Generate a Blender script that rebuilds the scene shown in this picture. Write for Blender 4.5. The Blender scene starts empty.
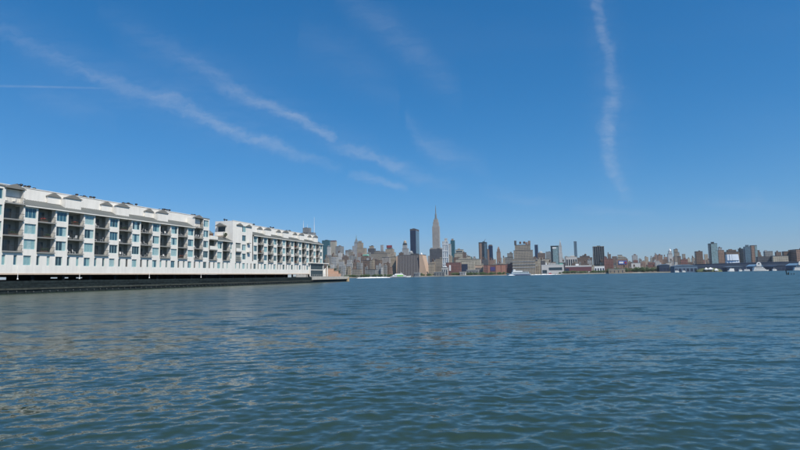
import bpy, bmesh, math, random
import numpy as np
from mathutils import Vector, Matrix

R = math.radians
random.seed(7)
SC = bpy.context.scene
COL = SC.collection

# ------------------------------------------------------------------ camera
EYE = 2.0
F = 533.0                      # focal length in photo pixels (800 wide)
PITCH, ROLL = R(5.52), R(0.99)
cam_d = bpy.data.cameras.new('camera')
cam_d.sensor_width = 36.0
cam_d.lens = F / 800 * 36.0
cam_d.clip_start = 0.2
cam_d.clip_end = 40000
cam = bpy.data.objects.new('camera', cam_d)
COL.objects.link(cam)
Mcam = Matrix.Rotation(R(90) + PITCH, 4, 'X') @ Matrix.Rotation(-ROLL, 4, 'Z')
Mcam.translation = (0, 0, EYE)
cam.matrix_world = Mcam
SC.camera = cam
SC.render.resolution_x, SC.render.resolution_y = 1024, 576

SUN_AZ, SUN_EL = R(139), R(52)          # azimuth clockwise from +Y (view direction)
SUN = Vector((math.sin(SUN_AZ) * math.cos(SUN_EL), math.cos(SUN_AZ) * math.cos(SUN_EL), math.sin(SUN_EL)))
sd = bpy.data.lights.new('sun', 'SUN')
sd.energy = 4.9
sd.angle = R(0.53)
sd.color = (1.0, 0.94, 0.84)
so = bpy.data.objects.new('sun', sd)
so.rotation_euler = SUN.to_track_quat('Z', 'Y').to_euler()
so.location = (60, -60, 90)
COL.objects.link(so)

SC.view_settings.view_transform = 'Standard'
SC.view_settings.look = 'None'
SC.view_settings.exposure = 0.0
SC.view_settings.gamma = 1.0
SC.view_settings.use_curve_mapping = False


def ray(px, py):
    """photo pixel -> direction (world), y component 1"""
    d = Mcam.to_3x3() @ Vector(((px - 400) / F, (225 - py) / F, -1))
    return d / d.y


def gn(px, py):
    d = ray(px, py)
    return d.x, d.z


# ------------------------------------------------------------------ world
W = bpy.data.worlds.new('World')
SC.world = W
W.use_nodes = True
wt = W.node_tree
for n in list(wt.nodes):
    wt.nodes.remove(n)


def wn(t, **kw):
    n = wt.nodes.new(t)
    for k, v in kw.items():
        setattr(n, k, v)
    return n


def wl(a, b):
    wt.links.new(a, b)


def wmath(op, a, b=None, c=None, clamp=False):
    n = wn('ShaderNodeMath', operation=op, use_clamp=clamp)
    for i, v in enumerate((a, b, c)):
        if v is None:
            continue
        if isinstance(v, (int, float)):
            n.inputs[i].default_value = v
        else:
            wl(v, n.inputs[i])
    return n.outputs[0]


def wvec(op, a, b=None, scale=None, out=0):
    n = wn('ShaderNodeVectorMath', operation=op)
    for i, v in enumerate((a, b)):
        if v is None:
            continue
        if isinstance(v, (tuple, list)):
            n.inputs[i].default_value = v
        else:
            wl(v, n.inputs[i])
    if scale is not None:
        if isinstance(scale, (int, float)):
            n.inputs['Scale'].default_value = scale
        else:
            wl(scale, n.inputs['Scale'])
    return n.outputs['Value'] if op in ('DOT_PRODUCT', 'LENGTH') else n.outputs[0]


sky = wn('ShaderNodeTexSky', sky_type='NISHITA')
sky.sun_disc = False
sky.sun_elevation = SUN_EL
sky.sun_rotation = SUN_AZ
sky.altitude = 0
sky.air_density = 1.0
sky.dust_density = 0.15
sky.ozone_density = 1.5
tc = wn('ShaderNodeTexCoord')
dirv = tc.outputs['Generated']
sx = wn('ShaderNodeSeparateXYZ')
wl(dirv, sx.inputs[0])
yc = wmath('MAXIMUM', sx.outputs['Y'], 0.08)
q = wn('ShaderNodeCombineXYZ')
wl(wmath('DIVIDE', sx.outputs['X'], yc), q.inputs[0])
wl(wmath('DIVIDE', sx.outputs['Z'], yc), q.inputs[1])
q0 = q.outputs[0]
nz = wn('ShaderNodeTexNoise')
nz.inputs['Scale'].default_value = 8.0
nz.inputs['Detail'].default_value = 5
nz.inputs['Roughness'].default_value = 0.6
wl(q0, nz.inputs['Vector'])
warp = wvec('SCALE', wvec('SUBTRACT', nz.outputs['Color'], (0.5, 0.5, 0.5)), scale=0.045)
flat = wvec('MULTIPLY', warp, (1, 1, 0))
nzf = wn('ShaderNodeTexNoise')
nzf.inputs['Scale'].default_value = 34
nzf.inputs['Detail'].default_value = 6
nzf.inputs['Roughness'].default_value = 0.65
wl(q0, nzf.inputs['Vector'])
warp2 = wvec('SCALE', wvec('SUBTRACT', nzf.outputs['Color'], (0.5, 0.5, 0.5)), scale=0.030)
qw = wvec('ADD', wvec('ADD', q0, flat), wvec('MULTIPLY', warp2, (1, 1, 0)))
# cirrus streaks and contrails: polylines in the sky, (photo px, py, width, strength)
STREAKS = [
    [(-70, 2, 8, .10), (0, 30, 8, .24), (60, 58, 7, .32), (130, 88, 6, .46), (190, 109, 5.5, .62), (240, 131, 5, .72), (300, 155, 4, .40), (345, 168, 4, .05)],
    [(-70, -8, 14, .04), (0, 26, 15, .10), (130, 86, 16, .16), (240, 126, 14, .14), (320, 158, 10, .03)],
    [(95, 5, 8, .04), (150, 38, 8, .16), (205, 72, 7, .32), (262, 102, 5, .58), (318, 126, 3.6, .74), (340, 138, 3.4, .03)],
    [(110, 20, 14, .04), (205, 76, 14, .13), (290, 116, 12, .14), (380, 158, 10, .04)],
    [(322, 141, 4, .03), (348, 149, 4, .42), (385, 160, 4, .52), (425, 178, 5, .28), (462, 184, 5, .04)],
    [(345, 176, 3, .12), (375, 180, 2.6, .52), (412, 189, 3, .12)],
    [(-30, 85.5, 1.0, .34), (50, 87.0, 1.0, .36), (122, 88.6, 1.0, .20), (185, 91, 1.4, .04)],
    [(594, -40, 5, .45), (599, 5, 5, .48), (604, 40, 4.5, .46), (612, 70, 6, .42), (613, 100, 6, .52), (609, 130, 6, .62), (610, 160, 5.5, .60), (622, 186, 5, .40), (630, 205, 5, .03)],
    [(594, -40, 11, .10), (606, 60, 12, .12), (614, 120, 14, .14), (616, 180, 12, .08), (620, 205, 10, .02)],
    [(330, -20, 10, .10), (400, 40, 9, .19), (425, 62, 9, .18), (462, 96, 9, .05)],
    [(300, 35, 12, .05), (350, 60, 13, .10), (400, 100, 12, .05)],
    [(405, 120, 6, .12), (430, 148, 7, .30), (470, 162, 7, .16), (490, 176, 7, .04)],
    [(480, 191, 4, .06), (520, 198, 4, .18), (560, 203, 4, .05)],
    [(570, 209, 3, .05), (612, 213, 3, .22), (660, 218, 3, .03)],
    [(700, 204, 3, .05), (745, 205, 3, .20), (798, 210, 4, .06)],
    [(752, 188, 4, .06), (760, 203, 4, .16), (775, 215, 4, .02)],
    [(20, 92, 8, .04), (70, 101, 9, .13), (120, 120, 8, .04)],
]
acc = None
qs = wn('ShaderNodeSeparateXYZ')
wl(qw, qs.inputs[0])
qs0 = wn('ShaderNodeSeparateXYZ')
wl(q0, qs0.inputs[0])
for pl in STREAKS:
    thin = pl[0][2] < 2
    grow = 1.0 if thin else 1.22
    pts = [gn(p[0], p[1]) + (p[2] * grow / F, p[3] * (1.0 if thin else 0.80)) for p in pl]
    steep = abs(pts[-1][1] - pts[0][1]) > abs(pts[-1][0] - pts[0][0])
    along, across = (1, 0) if steep else (0, 1)
    pts.sort(key=lambda p: p[along])
    a0, a1 = pts[0][along], pts[-1][along]
    c0 = min(p[across] for p in pts)
    c1 = max(p[across] for p in pts) + 1e-4
    lean = math.hypot(a1 - a0, pts[-1][across] - pts[0][across]) / (a1 - a0)
    src = qs0 if thin else qs
    h = wmath('MULTIPLY_ADD', src.outputs[along], 1 / (a1 - a0), -a0 / (a1 - a0), clamp=True)
    cc = wn('ShaderNodeCombineColor')
    for i in range(3):
        wl(h, cc.inputs[i])
    cv = wn('ShaderNodeRGBCurve')
    for ch in range(3):
        cu = cv.mapping.curves[ch]
        for i, p in enumerate(pts):
            x = (p[along] - a0) / (a1 - a0)
            y = ((p[across] - c0) / (c1 - c0), p[2] * lean / 0.06, p[3])[ch]
            if i == 0:
                cu.points[0].location = (0, y)
            elif i == len(pts) - 1:
                cu.points[-1].location = (1, y)
            else:
                cu.points.new(x, y)
    cv.mapping.update()
    wl(cc.outputs[0], cv.inputs['Color'])
    sp_ = wn('ShaderNodeSeparateColor')
    wl(cv.outputs[0], sp_.inputs[0])
    dd = wmath('SUBTRACT', src.outputs[across], wmath('MULTIPLY_ADD', sp_.outputs[0], c1 - c0, c0))
    e = wmath('DIVIDE', dd, wmath('MULTIPLY', sp_.outputs[1], 0.06))
    g = wmath('POWER', 2.0, wmath('MULTIPLY', wmath('MULTIPLY', e, e), -1.0))
    # nothing beyond the ends of the streak
    inside = wmath('MULTIPLY', wmath('MULTIPLY', h, wmath('SUBTRACT', 1.0, h)), 60.0, clamp=True)
    v = wmath('MULTIPLY', wmath('MULTIPLY', g, sp_.outputs[2]), inside)
    acc = v if acc is None else wmath('MAXIMUM', acc, v)
# fibrous break-up
n2 = wn('ShaderNodeTexNoise')
n2.inputs['Scale'].default_value = 42
n2.inputs['Detail'].default_value = 8
n2.inputs['Roughness'].default_value = 0.68
mp = wn('ShaderNodeMapping')
mp.inputs['Rotation'].default_value = (0, 0, R(27))
mp.inputs['Scale'].default_value = (0.22, 1.3, 1)
wl(qw, mp.inputs['Vector'])
wl(mp.outputs[0], n2.inputs['Vector'])
fib = wmath('MULTIPLY_ADD', n2.outputs['Fac'], 2.8, -0.68, clamp=True)
# very thin veil everywhere, so that the open sky is not perfectly clean
n3 = wn('ShaderNodeTexNoise')
n3.inputs['Scale'].default_value = 2.2
n3.inputs['Detail'].default_value = 5
wl(mp.outputs[0], n3.inputs['Vector'])
veil = wmath('MULTIPLY', wmath('SUBTRACT', n3.outputs['Fac'], 0.47, clamp=True), 0.16)
fwd = wmath('MULTIPLY', wmath('SUBTRACT', sx.outputs['Y'], 0.1), 6.0, clamp=True)
alpha = wmath('MULTIPLY', wmath('ADD', wmath('MULTIPLY', wmath('MULTIPLY', acc, fib), 0.55), veil), fwd, clamp=True)
# the camera's rendering of the clear sky: deeper, more saturated blue than the raw model
STR = 0.085
hsv = wn('ShaderNodeHueSaturation')
hsv.inputs['Saturation'].default_value = 1.25
wl(sky.outputs[0], hsv.inputs['Color'])
ssep = wn('ShaderNodeSeparateColor')
wl(hsv.outputs[0], ssep.inputs[0])
scmb = wn('ShaderNodeCombineColor')
for i, (k_, g_) in enumerate(((0.61, 1.18), (0.695, 0.73), (1.07, 0.73))):
    x_ = wmath('POWER', wmath('MAXIMUM', wmath('MULTIPLY', ssep.outputs[i], STR), 1e-4), g_)
    wl(wmath('MULTIPLY', x_, k_ / STR), scmb.inputs[i])
mx = wn('ShaderNodeMix', data_type='RGBA')
wl(alpha, mx.inputs[0])
wl(scmb.outputs[0], mx.inputs[6])
mx.inputs[7].default_value = (6.4, 7.1, 8.4, 1)
W.cycles.sampling_method = 'MANUAL'
W.cycles.sample_map_resolution = 256
bg = wn('ShaderNodeBackground')
bg.inputs['Strength'].default_value = STR
wl(mx.outputs[2], bg.inputs['Color'])
wo = wn('ShaderNodeOutputWorld')
wl(bg.outputs[0], wo.inputs['Surface'])


# ------------------------------------------------------------------ materials
MATS = {}


def mat(name, col, rough=0.8, metal=0.0, spec=0.5, noise=0.12, nscale=0.6, ior=1.5):
    """plain procedural material with fine uneven colour"""
    if name in MATS:
        return MATS[name]
    m = bpy.data.materials.new(name)
    m.use_nodes = True
    t = m.node_tree
    b = t.nodes['Principled BSDF']
    b.inputs['Roughness'].default_value = rough
    b.inputs['Metallic'].default_value = metal
    b.inputs['Specular IOR Level'].default_value = spec
    b.inputs['IOR'].default_value = ior
    co = t.nodes.new('ShaderNodeTexCoord')
    n = t.nodes.new('ShaderNodeTexNoise')
    n.inputs['Scale'].default_value = nscale
    n.inputs['Detail'].default_value = 6
    t.links.new(co.outputs['Object'], n.inputs['Vector'])
    mr = t.nodes.new('ShaderNodeMapRange')
    mr.inputs[1].default_value = 0.25
    mr.inputs[2].default_value = 0.75
    mr.inputs[3].default_value = 1 - noise
    mr.inputs[4].default_value = 1 + noise
    t.links.new(n.outputs['Fac'], mr.inputs[0])
    v = t.nodes.new('ShaderNodeVectorMath')
    v.operation = 'SCALE'
    v.inputs[0].default_value = col
    t.links.new(mr.outputs[0], v.inputs['Scale'])
    t.links.new(v.outputs[0], b.inputs['Base Color'])
    MATS[name] = m
    return m


def stucco():
    """white render with faint streaks and panel joints"""
    m = mat('white_stucco', (0.81, 0.78, 0.715), 0.85, noise=0.06, nscale=0.5)
    t = m.node_tree
    b = t.nodes['Principled BSDF']
    src = b.inputs['Base Color'].links[0].from_socket
    co = t.nodes.new('ShaderNodeTexCoord')
    mp = t.nodes.new('ShaderNodeMapping')
    mp.inputs['Scale'].default_value = (1.6, 1.6, 0.12)
    t.links.new(co.outputs['Object'], mp.inputs[0])
    n = t.nodes.new('ShaderNodeTexNoise')
    n.inputs['Scale'].default_value = 1.0
    n.inputs['Detail'].default_value = 7
    t.links.new(mp.outputs[0], n.inputs['Vector'])
    mr = t.nodes.new('ShaderNodeMapRange')
    mr.inputs[1].default_value = 0.4
    mr.inputs[2].default_value = 0.8
    mr.inputs[3].default_value = 1.0
    mr.inputs[4].default_value = 0.88
    t.links.new(n.outputs['Fac'], mr.inputs[0])
    v = t.nodes.new('ShaderNodeVectorMath')
    v.operation = 'SCALE'
    t.links.new(src, v.inputs[0])
    t.links.new(mr.outputs[0], v.inputs['Scale'])
    t.links.new(v.outputs[0], b.inputs['Base Color'])
    return m


def facade(name, wall, glass, sx=3.2, sz=3.5, mort=0.3, rough=0.75, groughness=0.15, vstripe=False):
    """far building wall: a grid of windows too small to tell apart (procedural, object space)"""
    if name in MATS:
        return MATS[name]
    m = bpy.data.materials.new(name)
    m.use_nodes = True
    t = m.node_tree
    b = t.nodes['Principled BSDF']
    co = t.nodes.new('ShaderNodeTexCoord')
    s = t.nodes.new('ShaderNodeSeparateXYZ')
    t.links.new(co.outputs['Object'], s.inputs[0])
    a = t.nodes.new('ShaderNodeMath')
    a.operation = 'ADD'
    t.links.new(s.outputs[0], a.inputs[0])
    t.links.new(s.outputs[1], a.inputs[1])

    def cell(sock, size, frac):
        d = t.nodes.new('ShaderNodeMath'); d.operation = 'DIVIDE'
        t.links.new(sock, d.inputs[0]); d.inputs[1].default_value = size
        f = t.nodes.new('ShaderNodeMath'); f.operation = 'FRACT'
        t.links.new(d.outputs[0], f.inputs[0])
        g = t.nodes.new('ShaderNodeMath'); g.operation = 'GREATER_THAN'
        t.links.new(f.outputs[0], g.inputs[0]); g.inputs[1].default_value = frac
        fl = t.nodes.new('ShaderNodeMath'); fl.operation = 'FLOOR'
        t.links.new(d.outputs[0], fl.inputs[0])
        return g.outputs[0], fl.outputs[0]
    wx, ix = cell(a.outputs[0], sx, mort)
    wz, iz = cell(s.outputs[2], sz, 0.06 if vstripe else mort + 0.08)
    mu = t.nodes.new('ShaderNodeMath'); mu.operation = 'MULTIPLY'
    t.links.new(wx, mu.inputs[0]); t.links.new(wz, mu.inputs[1])
    geo = t.nodes.new('ShaderNodeNewGeometry')
    sn = t.nodes.new('ShaderNodeSeparateXYZ')
    t.links.new(geo.outputs['Normal'], sn.inputs[0])
    lt = t.nodes.new('ShaderNodeMath'); lt.operation = 'LESS_THAN'
    t.links.new(sn.outputs[2], lt.inputs[0]); lt.inputs[1].default_value = 0.5
    mu2 = t.nodes.new('ShaderNodeMath'); mu2.operation = 'MULTIPLY'
    t.links.new(mu.outputs[0], mu2.inputs[0]); t.links.new(lt.outputs[0], mu2.inputs[1])
    cx = t.nodes.new('ShaderNodeCombineXYZ')
    t.links.new(ix, cx.inputs[0]); t.links.new(iz, cx.inputs[1])
    wn_ = t.nodes.new('ShaderNodeTexWhiteNoise'); wn_.noise_dimensions = '2D'
    t.links.new(cx.outputs[0], wn_.inputs['Vector'])
    sc = t.nodes.new('ShaderNodeMapRange')
    sc.inputs[3].default_value = 0.45; sc.inputs[4].default_value = 1.9
    t.links.new(wn_.outputs['Value'], sc.inputs[0])
    gv = t.nodes.new('ShaderNodeVectorMath'); gv.operation = 'SCALE'
    gv.inputs[0].default_value = glass
    t.links.new(sc.outputs[0], gv.inputs['Scale'])
    n = t.nodes.new('ShaderNodeTexNoise')
    n.inputs['Scale'].default_value = 0.05; n.inputs['Detail'].default_value = 5
    t.links.new(co.outputs['Object'], n.inputs['Vector'])
    mr = t.nodes.new('ShaderNodeMapRange')
    mr.inputs[1].default_value = 0.25; mr.inputs[2].default_value = 0.75
    mr.inputs[3].default_value = 0.8; mr.inputs[4].default_value = 1.2
    t.links.new(n.outputs['Fac'], mr.inputs[0])
    wv = t.nodes.new('ShaderNodeVectorMath'); wv.operation = 'SCALE'
    wv.inputs[0].default_value = wall
    t.links.new(mr.outputs[0], wv.inputs['Scale'])
    mx = t.nodes.new('ShaderNodeMix'); mx.data_type = 'RGBA'
    t.links.new(mu2.outputs[0], mx.inputs[0])
    t.links.new(wv.outputs[0], mx.inputs[6]); t.links.new(gv.outputs[0], mx.inputs[7])
    t.links.new(mx.outputs[2], b.inputs['Base Color'])
    ro = t.nodes.new('ShaderNodeMapRange')
    ro.inputs[3].default_value = rough; ro.inputs[4].default_value = groughness
    t.links.new(mu2.outputs[0], ro.inputs[0])
    t.links.new(ro.outputs[0], b.inputs['Roughness'])
    MATS[name] = m
    return m


# ------------------------------------------------------------------ mesh helpers
class MB:
    def __init__(s):
        s.v, s.f = [], []

    def quad(s, *p):
        i = len(s.v)
        s.v += [tuple(a) for a in p]
        s.f.append(tuple(range(i, i + len(p))))
        return s

    def box(s, x0, x1, y0, y1, z0, z1):
        i = len(s.v)
        s.v += [(x0, y0, z0), (x1, y0, z0), (x1, y1, z0), (x0, y1, z0), (x0, y0, z1), (x1, y0, z1), (x1, y1, z1), (x0, y1, z1)]
        s.f += [tuple(i + k for k in f) for f in ((0, 3, 2, 1), (4, 5, 6, 7), (0, 1, 5, 4), (1, 2, 6, 5), (2, 3, 7, 6), (3, 0, 4, 7))]
        return s

    def taper(s, b, t, z0, z1):
        """b, t = (x0,x1,y0,y1) bottom and top rectangles"""
        i = len(s.v)
        for (x0, x1, y0, y1), z in ((b, z0), (t, z1)):
            s.v += [(x0, y0, z), (x1, y0, z), (x1, y1, z), (x0, y1, z)]
        s.f += [tuple(i + k for k in f) for f in ((0, 3, 2, 1), (4, 5, 6, 7), (0, 1, 5, 4), (1, 2, 6, 5), (2, 3, 7, 6), (3, 0, 4, 7))]
        return s

    def prism(s, poly, axis, a, b):
        """polygon of (p,q) extruded along axis 0/1/2 from a to b"""
        n = len(poly)
        i = len(s.v)
        for c in (a, b):
            for p, q in poly:
                s.v.append((c, p, q) if axis == 0 else (p, c, q) if axis == 1 else (p, q, c))
        s.f.append(tuple(i + k for k in range(n)))
        s.f.append(tuple(i + n + k for k in reversed(range(n))))
        for k in range(n):
            s.f.append((i + k, i + n + k, i + n + (k + 1) % n, i + (k + 1) % n))
        return s

    def tube(s, p0, p1, r0, r1, n=8, cap=True):
        p0, p1 = Vector(p0), Vector(p1)
        d = (p1 - p0).normalized()
        u = d.orthogonal().normalized()
        w = d.cross(u)
        i = len(s.v)
        for p, r in ((p0, r0), (p1, r1)):
            for k in range(n):
                a = 2 * math.pi * k / n
                s.v.append(tuple(p + u * (r * math.cos(a)) + w * (r * math.sin(a))))
        for k in range(n):
            s.f.append((i + k, i + (k + 1) % n, i + n + (k + 1) % n, i + n + k))
        if cap:
            s.f.append(tuple(i + k for k in reversed(range(n))))
            s.f.append(tuple(i + n + k for k in range(n)))
        return s

    def dome(s, c, rx, ry, rz, n=10, m=4):
        i = len(s.v)
        for j in range(m):
            a = j / m * math.pi / 2
            for k in range(n):
                b = 2 * math.pi * k / n
                s.v.append((c[0] + rx * math.cos(a) * math.cos(b), c[1] + ry * math.cos(a) * math.sin(b), c[2] + rz * math.sin(a)))
        s.v.append((c[0], c[1], c[2] + rz))
        for j in range(m - 1):
            for k in range(n):
                s.f.append((i + j * n + k, i + j * n + (k + 1) % n, i + (j + 1) * n + (k + 1) % n, i + (j + 1) * n + k))
        for k in range(n):
            s.f.append((i + (m - 1) * n + k, i + (m - 1) * n + (k + 1) % n, i + m * n))
        return s

    def wall(s, u0, u1, z0, z1, holes, depth=0.3, y=0.0):
        """front wall in plane y with rectangular holes and their reveals"""
        us = sorted({u0, u1, *[h[0] for h in holes], *[h[1] for h in holes]})
        zs = sorted({z0, z1, *[h[2] for h in holes], *[h[3] for h in holes]})
        for a, b in zip(us[:-1], us[1:]):
            for c, d in zip(zs[:-1], zs[1:]):
                m, n = (a + b) / 2, (c + d) / 2
                if any(h[0] < m < h[1] and h[2] < n < h[3] for h in holes):
                    continue
                s.quad((a, y, c), (b, y, c), (b, y, d), (a, y, d))
        for a, b, c, d in holes:
            e = y + depth
            s.quad((a, y, c), (a, y, d), (a, e, d), (a, e, c))
            s.quad((b, y, c), (b, e, c), (b, e, d), (b, y, d))
            s.quad((a, y, c), (a, e, c), (b, e, c), (b, y, c))
            s.quad((a, y, d), (b, y, d), (b, e, d), (a, e, d))
        return s

    def mesh(s, name):
        m = bpy.data.meshes.new(name)
        m.from_pydata(s.v, [], s.f)
        m.update()
        return m

    def build(s, name, material, parent=None, smooth=False):
        return link(name, s.mesh(name), material, parent, smooth)


def link(name, me, material=None, parent=None, smooth=False, loc=None):
    if material is not None and not me.materials:
        me.materials.append(MATS[material] if isinstance(material, str) else material)
    if smooth:
        me.polygons.foreach_set('use_smooth', [True] * len(me.polygons))
    o = bpy.data.objects.new(name, me)
    COL.objects.link(o)
    if parent is not None:
        o.parent = parent
    if loc is not None:
        o.location = loc
    return o


def tag(o, label, cat, group=None):
    o['label'] = label
    o['category'] = cat
    if group:
        o['group'] = group
    return o


def empty(name, loc=(0, 0, 0), rz=0.0, parent=None):
    o = bpy.data.objects.new(name, None)
    o.empty_display_size = 0.5
    o.location = loc
    o.rotation_euler = (0, 0, rz)
    COL.objects.link(o)
    return o


def structure(o):
    o['kind'] = 'structure'
    return o


def stuff(o):
    o['kind'] = 'stuff'
    return o


# common materials
stucco()
mat('shaded_recess_wall', (0.24, 0.265, 0.25), 0.9)  # dark tone carries the shade inside the balcony recesses
mat('grey_metal_roof', (0.155, 0.165, 0.155), 0.55, noise=0.10, nscale=0.8)
mat('gable_grey', (0.20, 0.195, 0.175), 0.6)
mat('beige_trim', (0.56, 0.44, 0.33), 0.8)
mat('frame_teal', (0.30, 0.46, 0.47), 0.4)
mat('rail_dark', (0.035, 0.035, 0.033), 0.5)
mat('slab_grey', (0.27, 0.27, 0.255), 0.85)
mat('black_metal', (0.012, 0.012, 0.014), 0.45)
mat('louvre_grey', (0.17, 0.17, 0.165), 0.6)
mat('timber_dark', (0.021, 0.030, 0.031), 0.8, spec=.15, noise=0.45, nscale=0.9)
mat('timber_worn', (0.065, 0.072, 0.062), 0.85, spec=.15, noise=0.45, nscale=0.8)
mat('timber_tip', (0.075, 0.085, 0.085), 0.8, noise=0.3)
mat('concrete', (0.42, 0.40, 0.36), 0.9, noise=0.18)
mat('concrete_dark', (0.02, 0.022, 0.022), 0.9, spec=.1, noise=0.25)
mat('tan_pile', (0.36, 0.28, 0.17), 0.9, noise=0.25)
mat('tan_brick', (0.56, 0.34, 0.23), 0.9, noise=0.10, nscale=1.5)
mat('white_paint', (0.80, 0.80, 0.78), 0.45, noise=0.04)
mat('glass_dark', (0.018, 0.045, 0.065), 0.05, spec=0.8)
mat('glass_blue', (0.03, 0.10, 0.15), 0.05, spec=0.8)
mat('glass_curtain', (0.22, 0.38, 0.40), 0.08, spec=0.8, noise=0.2, nscale=1.2)
mat('glass_pale', (0.32, 0.46, 0.47), 0.10, spec=0.8, noise=0.2, nscale=1.5)
mat('door_glass', (0.05, 0.075, 0.085), 0.12, spec=0.5)
mat('leaf_dark', (0.035, 0.062, 0.022), 0.8, noise=0.5, nscale=1.0)
mat('leaf_mid', (0.055, 0.095, 0.026), 0.8, noise=0.5, nscale=0.15)
mat('flower_red', (0.45, 0.05, 0.04), 0.7)
mat('terracotta', (0.16, 0.11, 0.085), 0.8)

# ------------------------------------------------------------------ water
def water_material():
    m = bpy.data.materials.new('river_water')
    m.use_nodes = True
    t = m.node_tree
    b = t.nodes['Principled BSDF']
    b.inputs['Base Color'].default_value = (0.025, 0.046, 0.030, 1)
    b.inputs['Roughness'].default_value = 0.06
    b.inputs['IOR'].default_value = 1.333
    co = t.nodes.new('ShaderNodeTexCoord')
    geo = t.nodes.new('ShaderNodeNewGeometry')
    at = t.nodes.new('ShaderNodeAttribute')
    at.attribute_name = 'fine'

    def noise(scale, stretch, detail, rot):
        mp = t.nodes.new('ShaderNodeMapping')
        mp.inputs['Scale'].default_value = (scale * stretch, scale, scale)
        mp.inputs['Rotation'].default_value = (0, 0, rot)
        t.links.new(co.outputs['Object'], mp.inputs[0])
        n = t.nodes.new('ShaderNodeTexNoise')
        n.inputs['Scale'].default_value = 1.0
        n.inputs['Detail'].default_value = detail
        n.inputs['Roughness'].default_value = 0.55
        t.links.new(mp.outputs[0], n.inputs['Vector'])
        v = t.nodes.new('ShaderNodeVectorMath'); v.operation = 'SUBTRACT'
        v.inputs[1].default_value = (0.5, 0.5, 0.5)
        t.links.new(n.outputs['Color'], v.inputs[0])
        w = t.nodes.new('ShaderNodeVectorMath'); w.operation = 'MULTIPLY'
        w.inputs[1].default_value = (0.7, 1.0, 0)
        t.links.new(v.outputs[0], w.inputs[0])
        return w.outputs[0]

    def scale(v, s):
        n = t.nodes.new('ShaderNodeVectorMath'); n.operation = 'SCALE'
        t.links.new(v, n.inputs[0])
        if isinstance(s, float):
            n.inputs['Scale'].default_value = s
        else:
            t.links.new(s, n.inputs['Scale'])
        return n.outputs[0]

    def add(a, c):
        n = t.nodes.new('ShaderNodeVectorMath'); n.operation = 'ADD'
        t.links.new(a, n.inputs[0]); t.links.new(c, n.inputs[1])
        return n.outputs[0]
    # wind patches: how ruffled the surface is
    mpw = t.nodes.new('ShaderNodeMapping')
    mpw.inputs['Scale'].default_value = (0.008, 0.02, 1)
    t.links.new(co.outputs['Object'], mpw.inputs[0])
    nw = t.nodes.new('ShaderNodeTexNoise')
    nw.inputs['Scale'].default_value = 1.0
    nw.inputs['Detail'].default_value = 4
    t.links.new(mpw.outputs[0], nw.inputs['Vector'])
    pr = t.nodes.new('ShaderNodeMapRange')
    pr.inputs[1].default_value = 0.3; pr.inputs[2].default_value = 0.7
    pr.inputs[3].default_value = 0.65; pr.inputs[4].default_value = 1.25
    t.links.new(nw.outputs['Fac'], pr.inputs[0])
    rgh = t.nodes.new('ShaderNodeMapRange')
    rgh.inputs[3].default_value = 0.08
    rgh.inputs[4].default_value = 0.27
    pw3 = t.nodes.new('ShaderNodeMath'); pw3.operation = 'POWER'
    t.links.new(at.outputs['Fac'], pw3.inputs[0]); pw3.inputs[1].default_value = 4.0
    t.links.new(pw3.outputs[0], rgh.inputs[0])
    t.links.new(rgh.outputs[0], b.inputs['Roughness'])
    ripples = add(scale(noise(11.0, 0.5, 3, 0.25), 0.50), scale(noise(3.6, 0.42, 3, -0.3), 0.46))
    swell = scale(noise(0.95, 0.5, 5, 0.1), at.outputs['Fac'])
    tot = scale(add(ripples, scale(swell, 1.4)), pr.outputs[0])
    nn = t.nodes.new('ShaderNodeVectorMath'); nn.operation = 'NORMALIZE'
    t.links.new(add(geo.outputs['Normal'], tot), nn.inputs[0])
    t.links.new(nn.outputs[0], b.inputs['Normal'])
    MATS['river_water'] = m


water_material()


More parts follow.
